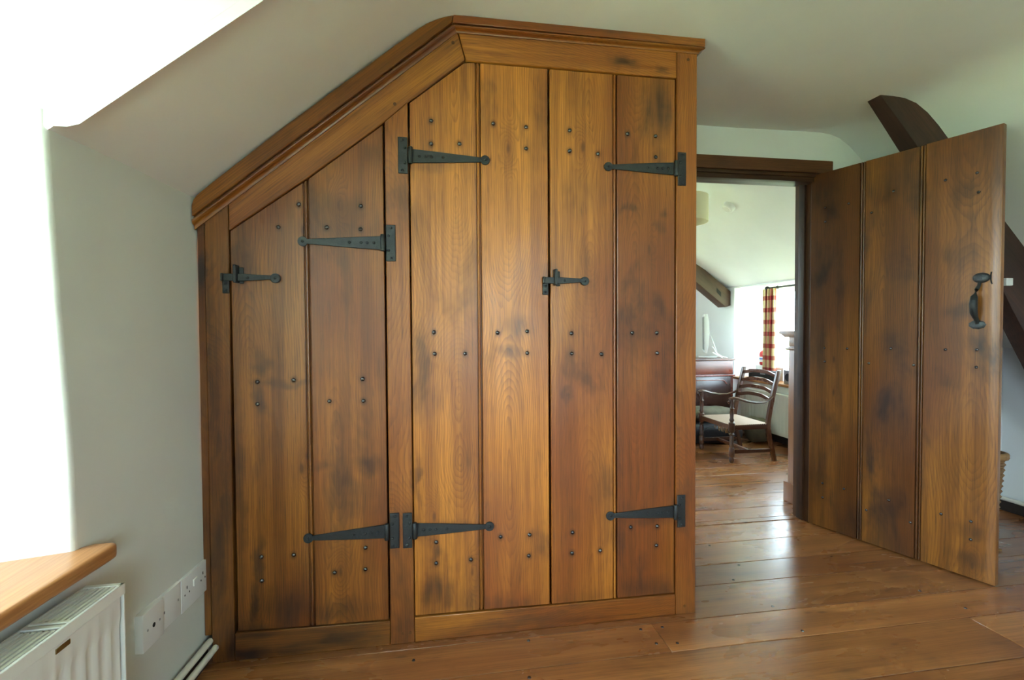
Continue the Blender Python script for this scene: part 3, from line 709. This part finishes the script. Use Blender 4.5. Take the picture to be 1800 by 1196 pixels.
# fluted front panel
npx = 160; pts = []
for i in range(npx+1):
    y_ = lerp(RY0+.02, RY1-.012, i/npx); ph = (y_/.0335) % 1
    dpt = .006*(1 if .28 < ph < .72 else (ph/.28 if ph < .28 else (1-ph)/.28))
    pts.append((y_, dpt))
rows = []
for z_, k in ((.13, 0), (.17, 0), (.185, 1), (.430, 1), (.452, 0), (RT-.006, 0)):
    rows.append([LP(y_, .100-dp*k, z_) for y_, dp in pts])
bb = B(); n_ = len(pts)
bb.add([p for r_ in rows for p in r_], [(j*n_+i, j*n_+i+1, (j+1)*n_+i+1, (j+1)*n_+i) for j in range(len(rows)-1) for i in range(n_-1)])
bb.build('front_panel', WP, ra, smooth=True)
def lbox(bb, y0, y1, o0, o1, z0, z1):
    vs = [LP(y0, o0, z0), LP(y0, o1, z0), LP(y1, o1, z0), LP(y1, o0, z0), LP(y0, o0, z1), LP(y0, o1, z1), LP(y1, o1, z1), LP(y1, o0, z1)]
    return bb.add(vs, [(0,3,2,1),(4,5,6,7),(0,1,5,4),(1,2,6,5),(2,3,7,6),(3,0,4,7)])
lbox(B(), RY0, RY1-.004, .030, .036, .13, RT-.006).build('back_panel', WP, ra)
lbox(B(), RY1-.004, RY1, .028, .1015, .13, RT-.001).build('side_panel', WP, ra, bevel=.002)
lbox(B(), RY0-.004, RY0, .028, .1015, .13, RT-.001).build('side_panel', WP, ra, bevel=.002)
lbox(B(), RY0, RY1-.004, .046, .09, .14, .46).build('convector', M['steel'], ra)
gr = B(); lbox(gr, RY0, RY1, .0955, .1025, RT-.024, RT)
lbox(gr, RY0, RY1, .027, .031, RT-.010, RT)
lbox(gr, RY1-.012, RY1, .027, .1025, RT-.004, RT)
gr = gr.build('top_grille', WP, ra, bevel=.001, segs=1)
yc = RY1-.012; k = 0
while yc > RY0+.05:
    y1 = yc; y0 = max(RY0, yc-.120)
    for q in range(6): lbox(B(), y0, y1, .0345+q*.0104, .0402+q*.0104, RT-.006, RT-.001).build('grille_bar', WP, gr)
    lbox(B(), y0-.008, y0, .030, .097, RT-.006, RT).build('grille_bridge', WP, gr, bevel=.001, segs=1)
    lbox(B(), y0-.024, y0-.014, .030, .097, RT-.006, RT).build('grille_bridge', WP, gr, bevel=.001, segs=1)
    yc = y0-.030
lbox(B(), .972, 1.004, .0985, .1015, RT-.040, RT-.030).build('badge', M['brass'], ra, bevel=.001, segs=1)

def wall_plate(name, y0, y1, z0, z1, label, thick=.010):
    return tag(lbox(B(), y0, y1, -.002, thick, z0, z1).build(name, M['socket'], bevel=.0022), label, 'socket')
def pin(p, y0, y1, z0, z1, mat='hole', o=.0106, name='pin_hole'): lbox(B(), y0, y1, .006, o, z0, z1).build(name, M[mat], p)
s1 = wall_plate('aerial_socket', 1.334, 1.418, .240, .338, 'white square aerial socket with one round hole, nearest the radiator', .018)
cc = LP(1.376, .0180, .290); B().lathe(cc - Vector((.001, 0, 0)), [(.0045, 0), (.0062, .0018), (.0030, .0022)], 12, (1, 0, 0)).build('aerial_hole', M['hole'], s1)
for y_ in (1.352, 1.400): lbox(B(), y_-.0018, y_+.0018, .016, .0188, .287, .2925).build('screw', M['steel'], s1)
s2 = wall_plate('blanking_plate', 1.421, 1.510, .240, .336, 'plain white wall plate with two screws between the two sockets')
for y_ in (1.433, 1.496): lbox(B(), y_-.0022, y_+.0022, .008, .0108, .285, .2915).build('screw', M['steel'], s2)
s3 = wall_plate('double_socket', 1.513, 1.652, .236, .334, 'white double power socket beside the wardrobe')
for yb in (1.540, 1.625):
    pin(s3, yb-.0018, yb+.0018, .296, .305); pin(s3, yb-.013, yb-.0095, .280, .285); pin(s3, yb+.0095, yb+.013, .280, .285)
lbox(B(), 1.572, 1.592, .008, .0128, .286, .306).build('rocker_switch', M['socket'], s3, bevel=.001, segs=1)
for k, (o_, z_) in enumerate(((.020, .074), (.036, .052))):
    t_ = B().tube([LP(-1.6, o_, z_), LP(.4, o_, z_), LP(1.2, o_, z_), LP(1.638, o_, z_)], .0098, 12).build('heating_pipe', M['cream_paint'], smooth=True)
    tag(t_, ['upper cream heating pipe along the foot of the left wall', 'lower cream heating pipe nearer the floorboards on the left'][k], 'pipe', 'heating pipes by the left wall')
bsl = lbox(B(), -2.24, 1.64, .0, .012, 0, .05).build('baseboard_left', M['dark_gap']); struct(bsl, 'dark low skirting under the left heating pipes', 'skirting')

# ------------------------------------------------------------------ right side: curved timber, skirting, pipe, basket
low = [(1.86, 2.18), (1.961, 2.075), (2.036, 1.995), (2.135, 1.883), (2.26, 1.73), (2.38, 1.575), (2.50, 1.405), (2.625, 1.23), (2.685, 1.131), (2.753, 1.029), (2.90, .80), (3.06, .55), (3.26, .24)]
upp = [(2.00, 2.24), (2.075, 2.16), (2.15, 2.10), (2.235, 2.03), (2.325, 1.93), (2.43, 1.81), (2.54, 1.68), (2.64, 1.56), (2.70, 1.50), (2.76, 1.43), (2.95, 1.23), (3.20, .97), (3.30, .86)]
rings = []
for k, (a, b_) in enumerate(zip(low, upp)):
    yb = lerp(1.945, 1.968, min(1, k/3))
    rings.append([(a[0], 1.885, a[1]), (b_[0], 1.885, b_[1]), (b_[0], yb+.02, b_[1]), (a[0], yb, a[1])])
bo = B().sweep(rings).build('curved_beam', M['beam'], None, axis_matrix((.7, 0, -.7)), 1.0, .005, segs=2)
tag(bo, 'dark curved oak beam coming out of the sloping ceiling behind the open door', 'beam')
sx = B().box(2.623, 2.662, 1.868, 1.8845, 1.244, 1.279).build('sensor_box', M['socket'], bevel=.003); tag(sx, 'small white plastic box fixed to the dark curved beam', 'sensor')
br = B().box(3.195, 3.222, -2.24, 2.30, 0, .055).build('baseboard_right', M['dark_gap'], bevel=.003); struct(br, 'dark skirting along the right wall', 'skirting')
pr = B().tube([(3.195, -2.2, .070), (3.195, 0, .070), (3.195, 2.30, .070)], .0115, 12).build('heating_pipe', M['cream_paint'], smooth=True)
tag(pr, 'pale heating pipe above the dark skirting behind the wicker basket', 'pipe')
# wicker basket: woven hoops between upright stakes
bk = empty('wicker_basket', (2.44, 1.99, 0), 'brown wicker basket standing on the floor behind the open door', 'basket')
def rrect(x0, x1, y0, y1, r, n_=4):
    out = []
    for (cx_, cy_, a0) in ((x1-r, y0+r, -90), (x1-r, y1-r, 0), (x0+r, y1-r, 90), (x0+r, y0+r, 180)):
        out += [(cx_+r*math.cos(R(a0+90*i/n_)), cy_+r*math.sin(R(a0+90*i/n_))) for i in range(n_+1)]
    return out
rows_n = 34
for k in range(rows_n):
    z_ = .008 + k*.0126; e = .024*k/rows_n
    path = rrect(2.29-e, 2.598+e, 1.866-e, 2.12+e, .04, 3)
    dense = []
    for i in range(len(path)):
        a = Vector(path[i]); b_ = Vector(path[(i+1) % len(path)]); q = max(1, int((b_-a).length/.02))
        dense += [a.lerp(b_, j/q) for j in range(q)]
    if len(dense) % 2: dense = dense[:-1]
    cen = Vector((2.444, 1.99)); pts3 = []
    for i, p in enumerate(dense):
        d_ = (p-cen).normalized(); p2 = p + d_*.003*(1 if (i+k) % 2 else -1); pts3.append(Vector((p2.x, p2.y, z_)))
    rings = []
    for i, p in enumerate(pts3):
        d_ = (pts3[(i+1) % len(pts3)]-pts3[i-1]).normalized(); nrm = Vector((d_.y, -d_.x, 0))
        rings.append([p + nrm*.0058*math.cos(t*math.pi/2.5) + Vector((0, 0, .0064*math.sin(t*math.pi/2.5))) for t in range(5)])
    rings.append(rings[0])
    hb = B().sweep(rings, cap=False).build('woven_row', M['wicker'], bk, smooth=True)
rim = [Vector((x_, y_, .444)) for x_, y_ in rrect(2.258, 2.630, 1.834, 2.152, .05, 5)]; rim.append(rim[0])
for k in range(2):
    B().tube([p + Vector((0, 0, .011*k)) for p in rim], .0115, 8).build('rim', M['wicker'], bk, smooth=True)
B().box(2.28, 2.61, 1.856, 2.13, .002, .010).build('base', M['wicker'], bk)

# ------------------------------------------------------------------ next room shell
FY1 = 5.62; FX = 3.10; FC = 2.16
b = B(); b.box(FX, FX+.05, 4.66, FY1, 0, 1.52); b.box(FX, FX+.45, 2.42, 4.659, 0, .515); b.box(FX, FX+.05, 2.42, 2.854, .516, 1.52)
b.box(FX+.002, FX+.46, 2.855, 4.659, 1.462, 1.52); b.box(FX+.051, FX+.45, 4.66, 4.70, .516, 1.50); b.box(FX+.051, FX+.45, 2.82, 2.86, .516, 1.50)

o = b.build('wall_far_room_right', M['plaster']); struct(o, 'white window wall of the room beyond the doorway', 'wall')
b = B(); b.box(-1.0, .2, FY1, FY1+.1, 0, 2.4); b.box(1.5, FX+.1, FY1, FY1+.1, 0, 2.4); b.box(.2, 1.5, FY1, FY1+.1, 0, .7); b.box(.2, 1.5, FY1, FY1+.1, 1.9, 2.4)
o = b.build('wall_far_room_end', M['plaster']); struct(o, 'white end wall of the room beyond the doorway', 'wall')
o = B().box(-1.0, -.9, 2.42, FY1, 0, 2.4).build('wall_far_room_left', M['plaster']); struct(o, 'white left wall of the room beyond the doorway', 'wall')
pf = [(-1.0, FC), (1.6, FC), (2.0, FC-.005), (2.14, FC-.03), (2.26, FC-.09), (2.40, FC-.20), (2.7, FC-.44), (FX+.03, 1.46)]
yy = [2.40+.2*i for i in range(17)]
b = B(); n_ = len(pf); b.add([(x_, y_, z_+noise.noise(Vector((x_*2, y_*2, 1)))*.006) for y_ in yy for x_, z_ in pf], [(j*n_+i, j*n_+i+1, (j+1)*n_+i+1, (j+1)*n_+i) for j in range(len(yy)-1) for i in range(n_-1)])
o = b.build('ceiling_far_room', M['plaster'], smooth=True, auto=60); struct(o, 'white ceiling of the far room sloping to the window wall', 'ceiling')
w3 = window('window_3', 'bright white window with a checked curtain in the far room', 'x', FX+.42, 2.86, 4.655, .515, 1.462, -1, 3, 2)
o = B().box(FX-.035, FX+.40, 2.862, 4.653, .516, .540).build('window_sill', M['pine'], w3, 'y', 1.0, .006); o['label'] = 'orange pine window board'
w4 = window('fill_window_4', 'wide white window, unseen and added, in the end wall of the far room', 'y', FY1+.05, .2, 1.5, .7, 1.9, 1, 2, 2)  # window added out of view to brighten the far room
o = B().box(FX-.016, FX-.001, 2.43, FY1, 0, .07).build('baseboard_far_room', M['dark_gap'], bevel=.003); struct(o, 'dark skirting under the far window wall', 'skirting')

# far-room beam with an empty mortise
b = B(); yb0 = 4.72
b.prism([(2.10, yb0, 2.20), (3.098, yb0, 1.434), (3.098, yb0, 1.285), (3.045, yb0, 1.268), (2.10, yb0, 1.99)], (0, 0, 0), (0, .15, 0))
bm2 = b.build('sloping_beam', M['beam_brown'], None, axis_matrix((.8, 0, -.6)), 1.0, .006); tag(bm2, 'brown sloping beam with an empty mortise beside the far window', 'beam')
mo = B().prism([(2.935, yb0, 1.470), (2.985, yb0, 1.425), (2.985, yb0, 1.375), (2.935, yb0, 1.425)], (0, -.002, 0), (0, .01, 0)).build('mortise', M['hole'], bm2)

# fireplace surround just inside the far room
fp = empty('fireplace_surround', (2.55, 2.56, 0), 'orange pine fireplace surround with a moulded shelf just past the doorway', 'fireplace')
PN = M['pine_dark']
for x0 in (2.098, 2.88):
    B().box(x0, x0+.13, 2.413, 2.614, .115, .94).build('pilaster', PN, fp, 'z', .95, .004)
    B().box(x0-.012, x0+.142, 2.43, 2.636, 0, .118).build('plinth', PN, fp, 'z', .95, .004)
B().box(2.098, 3.01, 2.43, 2.614, .94, 1.0).build('frieze', PN, fp, 'x', .8, .003)
B().box(2.085, 3.02, 2.43, 2.628, .918, .934).build('necking', PN, fp, 'x', .85, .005)
B().sweep([[(x_, 2.43, .995), (x_, 2.616, .995), (x_, 2.636, 1.006), (x_, 2.652, 1.016), (x_, 2.662, 1.018), (x_, 2.662, 1.032), (x_, 2.43, 1.034)] for x_ in (2.07, 3.04)]).build('mantel_shelf', PN, fp, 'x', .8, .002)
B().box(2.23, 2.88, 2.425, 2.45, 0, .93).build('fire_opening', M['soot'], fp)

# radiator under the far window
r2_ = empty('radiator', (FX-.06, 3.6, .08), 'white radiator under the far window behind the wooden chair', 'radiator')
pts = []; nq = 120
for i in range(nq+1):
    y_ = lerp(2.95, 4.42, i/nq); ph = (y_/.045) % 1; pts.append((y_, .006 if ph > .5 else 0))
rows = [[Vector((FX-.085+dp*k, y_, z_)) for y_, dp in pts] for z_, k in ((.085, 0), (.12, 0), (.13, 1), (.40, 1), (.415, 0), (.45, 0))]
bb = B(); n_ = len(pts); bb.add([p for r_ in rows for p in r_], [(j*n_+i, j*n_+i+1, (j+1)*n_+i+1, (j+1)*n_+i) for j in range(len(rows)-1) for i in range(n_-1)])
bb.build('front_panel', WP, r2_, smooth=True)
B().box(FX-.084, FX-.02, 2.95, 4.42, .445, .452).build('top_grille', WP, r2_)
B().box(FX-.084, FX-.02, 4.415, 4.42, .085, .45).build('side_panel', WP, r2_)

# ------------------------------------------------------------------ chair in the far room
ch = empty('armchair', (2.44, 3.63, 0), 'low dark ladder-back armchair with a torn cane seat in the far room', 'chair')
CW = M['chairwood']
FXc, RXc, YN, YF = 2.262, 2.61, 3.425, 3.855
def turned(x_, y_):
    pf_ = [(.010, 0), (.017, .012), (.018, .03), (.011, .045), (.020, .055), (.020, .115), (.012, .122), (.017, .135), (.013, .15), (.016, .19), (.011, .215), (.020, .225), (.011, .235), (.022, .248), (.022, .312), (.012, .320), (.018, .335), (.012, .35), (.0145, .39), (.011, .415), (.018, .425), (.011, .435), (.013, .47), (.012, .498)]
    return B().lathe((x_, y_, 0), [(q*1.05, h) for q, h in pf_], 12)
for y_ in (YN, YF): turned(FXc, y_).build('front_leg', CW, ch, 'z', smooth=True, auto=50)
back_path = [(2.630, 0), (2.612, .08), (2.588, .17), (2.572, .26), (2.575, .32), (2.592, .42), (2.618, .54), (2.645, .64), (2.662, .712)]
for y_ in (YN, YF):
    rings = [[(x_-.016, y_-.013, z_), (x_+.016, y_-.013, z_), (x_+.016, y_+.013, z_), (x_-.016, y_+.013, z_)] for x_, z_ in back_path]
    B().sweep(rings).build('back_leg', CW, ch, 'z', 1.0, .004)
def bx_at(z_): return poly_at([(z2, x2) for x2, z2 in back_path], z_)
for z_ in (.672, .607, .545, .482):
    rings = []
    for i in range(17):
        t = i/16; y_ = lerp(YN+.008, YF-.008, t); wv = .024*math.exp(-((t-.5)/.22)**2) - .006*math.cos(t*4*math.pi)
        xx = bx_at(z_)+.012*math.sin(math.pi*t)
        rings.append([(xx-.006, y_, z_+wv-.014), (xx+.006, y_, z_+wv-.014), (xx+.006, y_, z_+wv+.014), (xx-.006, y_, z_+wv+.014)])
    B().sweep(rings).build('back_slat', CW, ch, 'y', 1.3, smooth=True, auto=40)
for y_, sgn in ((YN, -1), (YF, 1)):
    ap = [(2.612, .515, 0), (2.575, .488, .01), (2.52, .470, .022), (2.44, .470, .03), (2.36, .484, .03), (2.30, .502, .022), (2.262, .508, .012), (2.238, .500, .008), (2.228, .482, .006), (2.236, .468, .005), (2.246, .474, .005)]
    B().tube([(x_, y_+sgn*o_, z_) for x_, z_, o_ in ap], [.013, .014, .015, .016, .017, .019, .020, .018, .015, .012, .008], 10, .62).build('arm', CW, ch, 'x', smooth=True)
# seat rails, cane panel, torn strands
for y_ in (YN, YF): B().box(FXc, 2.58, y_-.012, y_+.012, .258, .292).build('seat_rail', CW, ch, 'x', 1, .003)
for x_ in (FXc, 2.572): B().box(x_-.012, x_+.012, YN, YF, .258, .296).build('seat_rail', CW, ch, 'y', 1.3, .004)
B().box(FXc-.008, 2.575, YN-.006, YF+.006, .290, .297).build('cane_panel', M['cane'], ch)
fr2 = random.Random(5)
bb = B()
for k in range(26):
    y_ = fr2.uniform(YN+.03, YN+.22); x_ = FXc-.010+fr2.uniform(-.003, .012); L_ = fr2.uniform(.02, .06)
    bb.tube([(x_, y_, .268), (x_-.004, y_+fr2.uniform(-.01, .01), .268-L_*.5), (x_+fr2.uniform(-.006, .004), y_+fr2.uniform(-.02, .02), .268-L_)], .0022, 4)
o = bb.build('torn_cane', M['wicker'], ch); o['kind'] = 'stuff'
for y_ in (YN, YF): B().box(FXc, 2.60, y_-.009, y_+.009, .072, .100).build('stretcher', CW, ch, 'x', 1, .003)
B().box(2.40, 2.424, YN, YF, .074, .098).build('stretcher', CW, ch, 'y', 1.6, .003)

# ------------------------------------------------------------------ desk, computer, bags
dk = empty('bureau', (2.30, 4.5, 0), 'dark red mahogany bureau against the far room wall', 'desk')
MH = M['mahogany']
DX0, DX1, DY0, DY1 = 1.70, 2.845, 4.29, 4.74
B().box(DX0, DX1, DY0, DY1, .10, .735).build('carcase', MH, dk, 'x', .8, .003)
B().box(DX0-.015, DX1+.012, DY0-.02, DY1, .735, .752).build('top', MH, dk, 'x', 1.2, .004)
B().box(DX0+.02, DX1-.012, DY0-.012, DY0, .602, .730).build('fall_front', MH, dk, 'x', 1.5, .003)
B().box(DX0-.01, DX1+.010, DY0-.022, DY0, .584, .598).build('waist_moulding', MH, dk, 'x', 2.2, .004)
B().box(DX0+.02, DX1-.03, DY0-.010, DY0, .14, .575).build('cupboard_door', MH, dk, 'z', .3, .003)
B().tube([(DX0+.1, DY0-.012, .546), (DX1-.12, DY0-.012, .546), (DX1-.10, DY0-.012, .540), (DX1-.085, DY0-.012, .52), (DX1-.075, DY0-.012, .51)], .005, 6).build('door_bead', MH, dk, 'x', 2.2, smooth=True)
for x_ in (DX0+.03, DX1-.03): B().box(x_-.03, x_+.03, DY0, DY0+.06, 0, .10).build('foot', MH, dk, 'z', .8, .004)
im = empty('computer_monitor', (2.55, 4.45, .752), 'white all-in-one computer standing on the dark bureau', 'computer')
e0 = Vector((2.575, 4.315, 0)); ed = Vector((.215, .40, 0)).normalized(); en = Vector((-ed.y, ed.x, 0))      # en: screen side
def IM(s_, d_, z_): return e0 + ed*s_ + en*d_ + Vector((0, 0, z_))
sec = [(.014, .815), (.017, 1.165), (.012, 1.184), (-.012, 1.184), (-.028, 1.10), (-.030, 1.0), (-.022, .88), (-.008, .802), (.008, .802)]
B().sweep([[IM(0, d_, z_) for d_, z_ in sec], [IM(.45, d_, z_) for d_, z_ in sec]]).build('monitor_case', M['plastic_white'], im, bevel=.003)
B().sweep([[IM(s_, .0150, .83), IM(s_, .0185, 1.16), IM(s_, .014, 1.16), IM(s_, .011, .83)] for s_ in (.02, .43)]).build('screen', M['screen'], im)
B().sweep([[IM(.17, d_, z_), IM(.28, d_, z_), IM(.28, d2_, z2_), IM(.17, d2_, z2_)] for d_, z_, d2_, z2_ in ((-.026, 1.02, -.026, 1.035), (-.075, .92, -.067, .925), (-.115, .80, -.107, .80), (-.122, .770, -.114, .775), (-.105, .7535, -.105, .762), (.06, .7535, .06, .760))]).build('stand', M['plastic_white'], im)
for k, pth in enumerate(([(2.63, 4.30, .868), (2.65, 4.30, .850), (2.68, 4.31, .805), (2.74, 4.31, .772), (2.80, 4.31, .757)], [(2.63, 4.29, .815), (2.65, 4.29, .80), (2.68, 4.30, .79), (2.71, 4.30, .775), (2.74, 4.30, .757)])):
    o = B().tube(pth, .0042, 6).build('cable', M['plastic_white'], smooth=True); tag(o, ['long white cable drooping behind the computer to the bureau corner', 'short white cable drooping under the computer stand'][k], 'cable', 'computer cables')
def blob(b_, c, r, ph=0, p=2.6, seg=20, rg=10, rough=.05):
    rings = []
    for i in range(rg+1):
        th = -math.pi/2 + math.pi*i/rg; cz, sz = math.cos(th), math.sin(th)
        ring_ = []
        for j in range(seg):
            a = 2*math.pi*j/seg; ca, sa = math.cos(a), math.sin(a)
            f_ = lambda q: math.copysign(abs(q)**(2/p), q)
            v_ = Vector((f_(ca)*f_(max(cz, 1e-4)), f_(sa)*f_(max(cz, 1e-4)), f_(sz)))
            v_ *= 1 + rough*noise.noise(Vector((v_.x*1.7+ph, v_.y*1.7, v_.z*1.7)))*2
            ring_.append((c[0]+v_.x*r[0], c[1]+v_.y*r[1], max(.002, c[2]+v_.z*r[2])))
        rings.append(ring_)
    return b_.sweep(rings)
bg1 = empty('holdall', (2.55, 4.1, 0), 'large black nylon holdall lying on the floor behind the chair', 'bag')
blob(B(), (2.46, 4.10, .095), (.32, .15, .095), 2.0, 3.2).build('bag_body', M['bag'], bg1, smooth=True)
for yy_ in (3.99, 4.2): B().tube([(2.30, yy_-.05, .10), (2.35, yy_-.055, .16), (2.46, yy_-.06, .185), (2.57, yy_-.055, .16), (2.62, yy_-.05, .10)], .010, 6, .4).build('strap', M['bag'], bg1, smooth=True)
bg2 = blob(B(), (2.48, 4.12, .262), (.26, .11, .062), 5.0, 2.4, rough=.10).build('canvas_bag', M['olive'], smooth=True); tag(bg2, 'crumpled olive canvas bag lying on the black holdall', 'bag')
bg3 = blob(B(), (2.91, 4.02, .115), (.085, .14, .115), 9.0, 2.6, rough=.10).build('rucksack', M['olive'], smooth=True); tag(bg3, 'small olive rucksack leaning by the far radiator', 'bag')

# ------------------------------------------------------------------ things on the far sill
o = B().box(3.235, 3.40, 4.10, 4.50, .5405, .668).build('white_box', M['plastic_white'], bevel=.004); tag(o, 'white box lying on the far window sill', 'box')
ex = empty('fire_extinguisher', (3.29, 4.44, .668), 'small red fire extinguisher standing on the white box by the curtain', 'extinguisher')
B().lathe((3.29, 4.44, .669), [(.040, 0), (.048, .006), (.048, .112), (.042, .132), (.022, .148), (.015, .152)], 18).build('cylinder', M['red'], ex, smooth=True)
B().lathe((3.29, 4.44, .700), [(.0485, 0), (.0490, .002), (.0490, .052), (.0485, .054)], 18).build('label_band', M['plastic_white'], ex, smooth=True)
B().lathe((3.29, 4.44, .726), [(.0492, 0), (.0495, .001), (.0495, .016), (.0492, .018)], 18).build('label_print', M['blue_print'], ex, smooth=True)
B().lathe((3.29, 4.44, .820), [(.012, 0), (.012, .018), (.016, .020), (.016, .028), (.006, .030)], 12).build('valve', M['brass'], ex, smooth=True)
B().obox((3.29, 4.415, .852), (1, 0, 0), (0, 1, -.15), (0, .15, 1), .008, .04, .004).obox((3.29, 4.415, .838), (1, 0, 0), (0, 1, .15), (0, -.15, 1), .007, .035, .0035).build('lever', M['red'], ex)
pr_ = empty('printer', (3.19, 4.20, .54), 'dark flat printer on the far window sill behind the chair back', 'printer')
B().box(3.085, 3.137, 4.02, 4.40, .5405, .640).build('printer_case', M['bag'], pr_, bevel=.008)
B().box(3.082, 3.086, 4.15, 4.22, .60, .615).build('display', M['steel'], pr_)
o = empty('speaker_box', (3.15, 3.90, .54), 'grey upright speaker on the sill next to the pine fireplace', 'speaker')
B().box(3.12, 3.20, 3.84, 3.95, .5405, .665).build('speaker_case', M['steel'], o, bevel=.006)
B().lathe((3.1195, 3.895, .60), [(.035, 0), (.035, -.002), (.010, .001)], 16, (1, 0, 0)).build('speaker_cone', M['bag'], o)
# curtain and pole
rod = empty('curtain_pole', (3.2, 3.8, 1.43), 'thin black curtain pole with a ball finial above the far window', 'curtain pole')
B().tube([(3.2, 2.92, 1.432), (3.2, 3.6, 1.432), (3.2, 4.26, 1.432)], .009, 10).build('pole', IR, rod, smooth=True)
B().lathe((3.2, 4.25, 1.432), [(.006, 0), (.011, .006), (.009, .012), (.018, .022), (.022, .034), (.018, .046), (.004, .054)], 14, (0, 1, 0)).build('finial', IR, rod, smooth=True)
B().lathe((3.2, 4.13, 1.432), [(.010, 0), (.015, .004), (.015, .018), (.010, .022)], 14, (0, 1, 0)).build('bracket_collar', IR, rod, smooth=True)
cu = bpy.data.meshes.new('curtain'); nu, nv = 60, 24; vs = []; uvs = []
for j in range(nv+1):
    for i in range(nu+1):
        t = i/nu; z_ = lerp(.545, 1.425, j/nv); y_ = lerp(4.335, 4.165, t) ; amp = .018+.008*(1-j/nv)
        vs.append((3.2+amp*math.sin(t*2*math.pi*4.0+.4*math.sin(z_*3)), y_+.008*math.sin(t*2*math.pi*8), z_)); uvs.append((t*.75, j/nv))
cu.from_pydata(vs, [], [(j*(nu+1)+i, j*(nu+1)+i+1, (j+1)*(nu+1)+i+1, (j+1)*(nu+1)+i) for j in range(nv) for i in range(nu)])
uvl = cu.uv_layers.new(name='UVMap')
for lp in cu.loops: uvl.data[lp.index].uv = uvs[lp.vertex_index]
cu.polygons.foreach_set('use_smooth', [True]*len(cu.polygons)); cu.materials.append(M['check'])
co_ = inst('curtain', cu, Matrix.Identity(4)); sd = co_.modifiers.new('thickness', 'SOLIDIFY'); sd.thickness = .003
tag(co_, 'red and cream checked curtain at the edge of the far window', 'curtain')

# ------------------------------------------------------------------ far-room ceiling fittings
lp_ = empty('pendant_lamp', (1.88, 3.5, 1.85), 'cream drum pendant lampshade in the far room', 'lamp')
rings = []
for q, z_ in ((.185, 1.862), (.185, 2.058), (.182, 2.058), (.182, 1.862), (.185, 1.862)):
    rings.append([(1.89+q*math.cos(t*2*math.pi/36), 3.5+q*math.sin(t*2*math.pi/36), z_) for t in range(36)])
B().sweep(rings, cap=False).build('lamp_shade', M['lampshade'], lp_, smooth=True)
B().tube([(1.89, 3.5, 2.00), (1.89, 3.5, FC)], .004, 6).build('flex', M['plastic_white'], lp_)
B().lathe((1.89, 3.5, 1.93), [(.004, 0), (.028, .02), (.030, .05), (.016, .08), (.014, .11)], 14).build('bulb', M['plastic_white'], lp_, smooth=True)
B().lathe((1.89, 3.5, FC-.03), [(.02, 0), (.04, .012), (.045, .028)], 16).build('ceiling_rose', M['plastic_white'], lp_, smooth=True)
for a in (0, 2.09, 4.19): B().tube([(1.89, 3.5, 2.05), (1.89+.183*math.cos(a), 3.5+.183*math.sin(a), 2.052)], .002, 5).build('spider_arm', M['steel'], lp_)
sa = empty('smoke_alarm', (2.32, 3.56, 2.02), 'round white smoke alarm on the sloping ceiling of the far room', 'smoke alarm')
sa_c = (2.32, 3.56, 2.020)
B().lathe((sa_c[0], sa_c[1], sa_c[2]), [(.02, -.034), (.040, -.034), (.047, -.026), (.052, -.006), (.052, .012)], 22, (.62, 0, .78)).build('alarm_case', M['plastic_white'], sa, smooth=True)
B().lathe((sa_c[0], sa_c[1], sa_c[2]), [(.030, -.036), (.030, -.030)], 18, (.62, 0, .78)).build('vent_ring', M['socket'], sa)
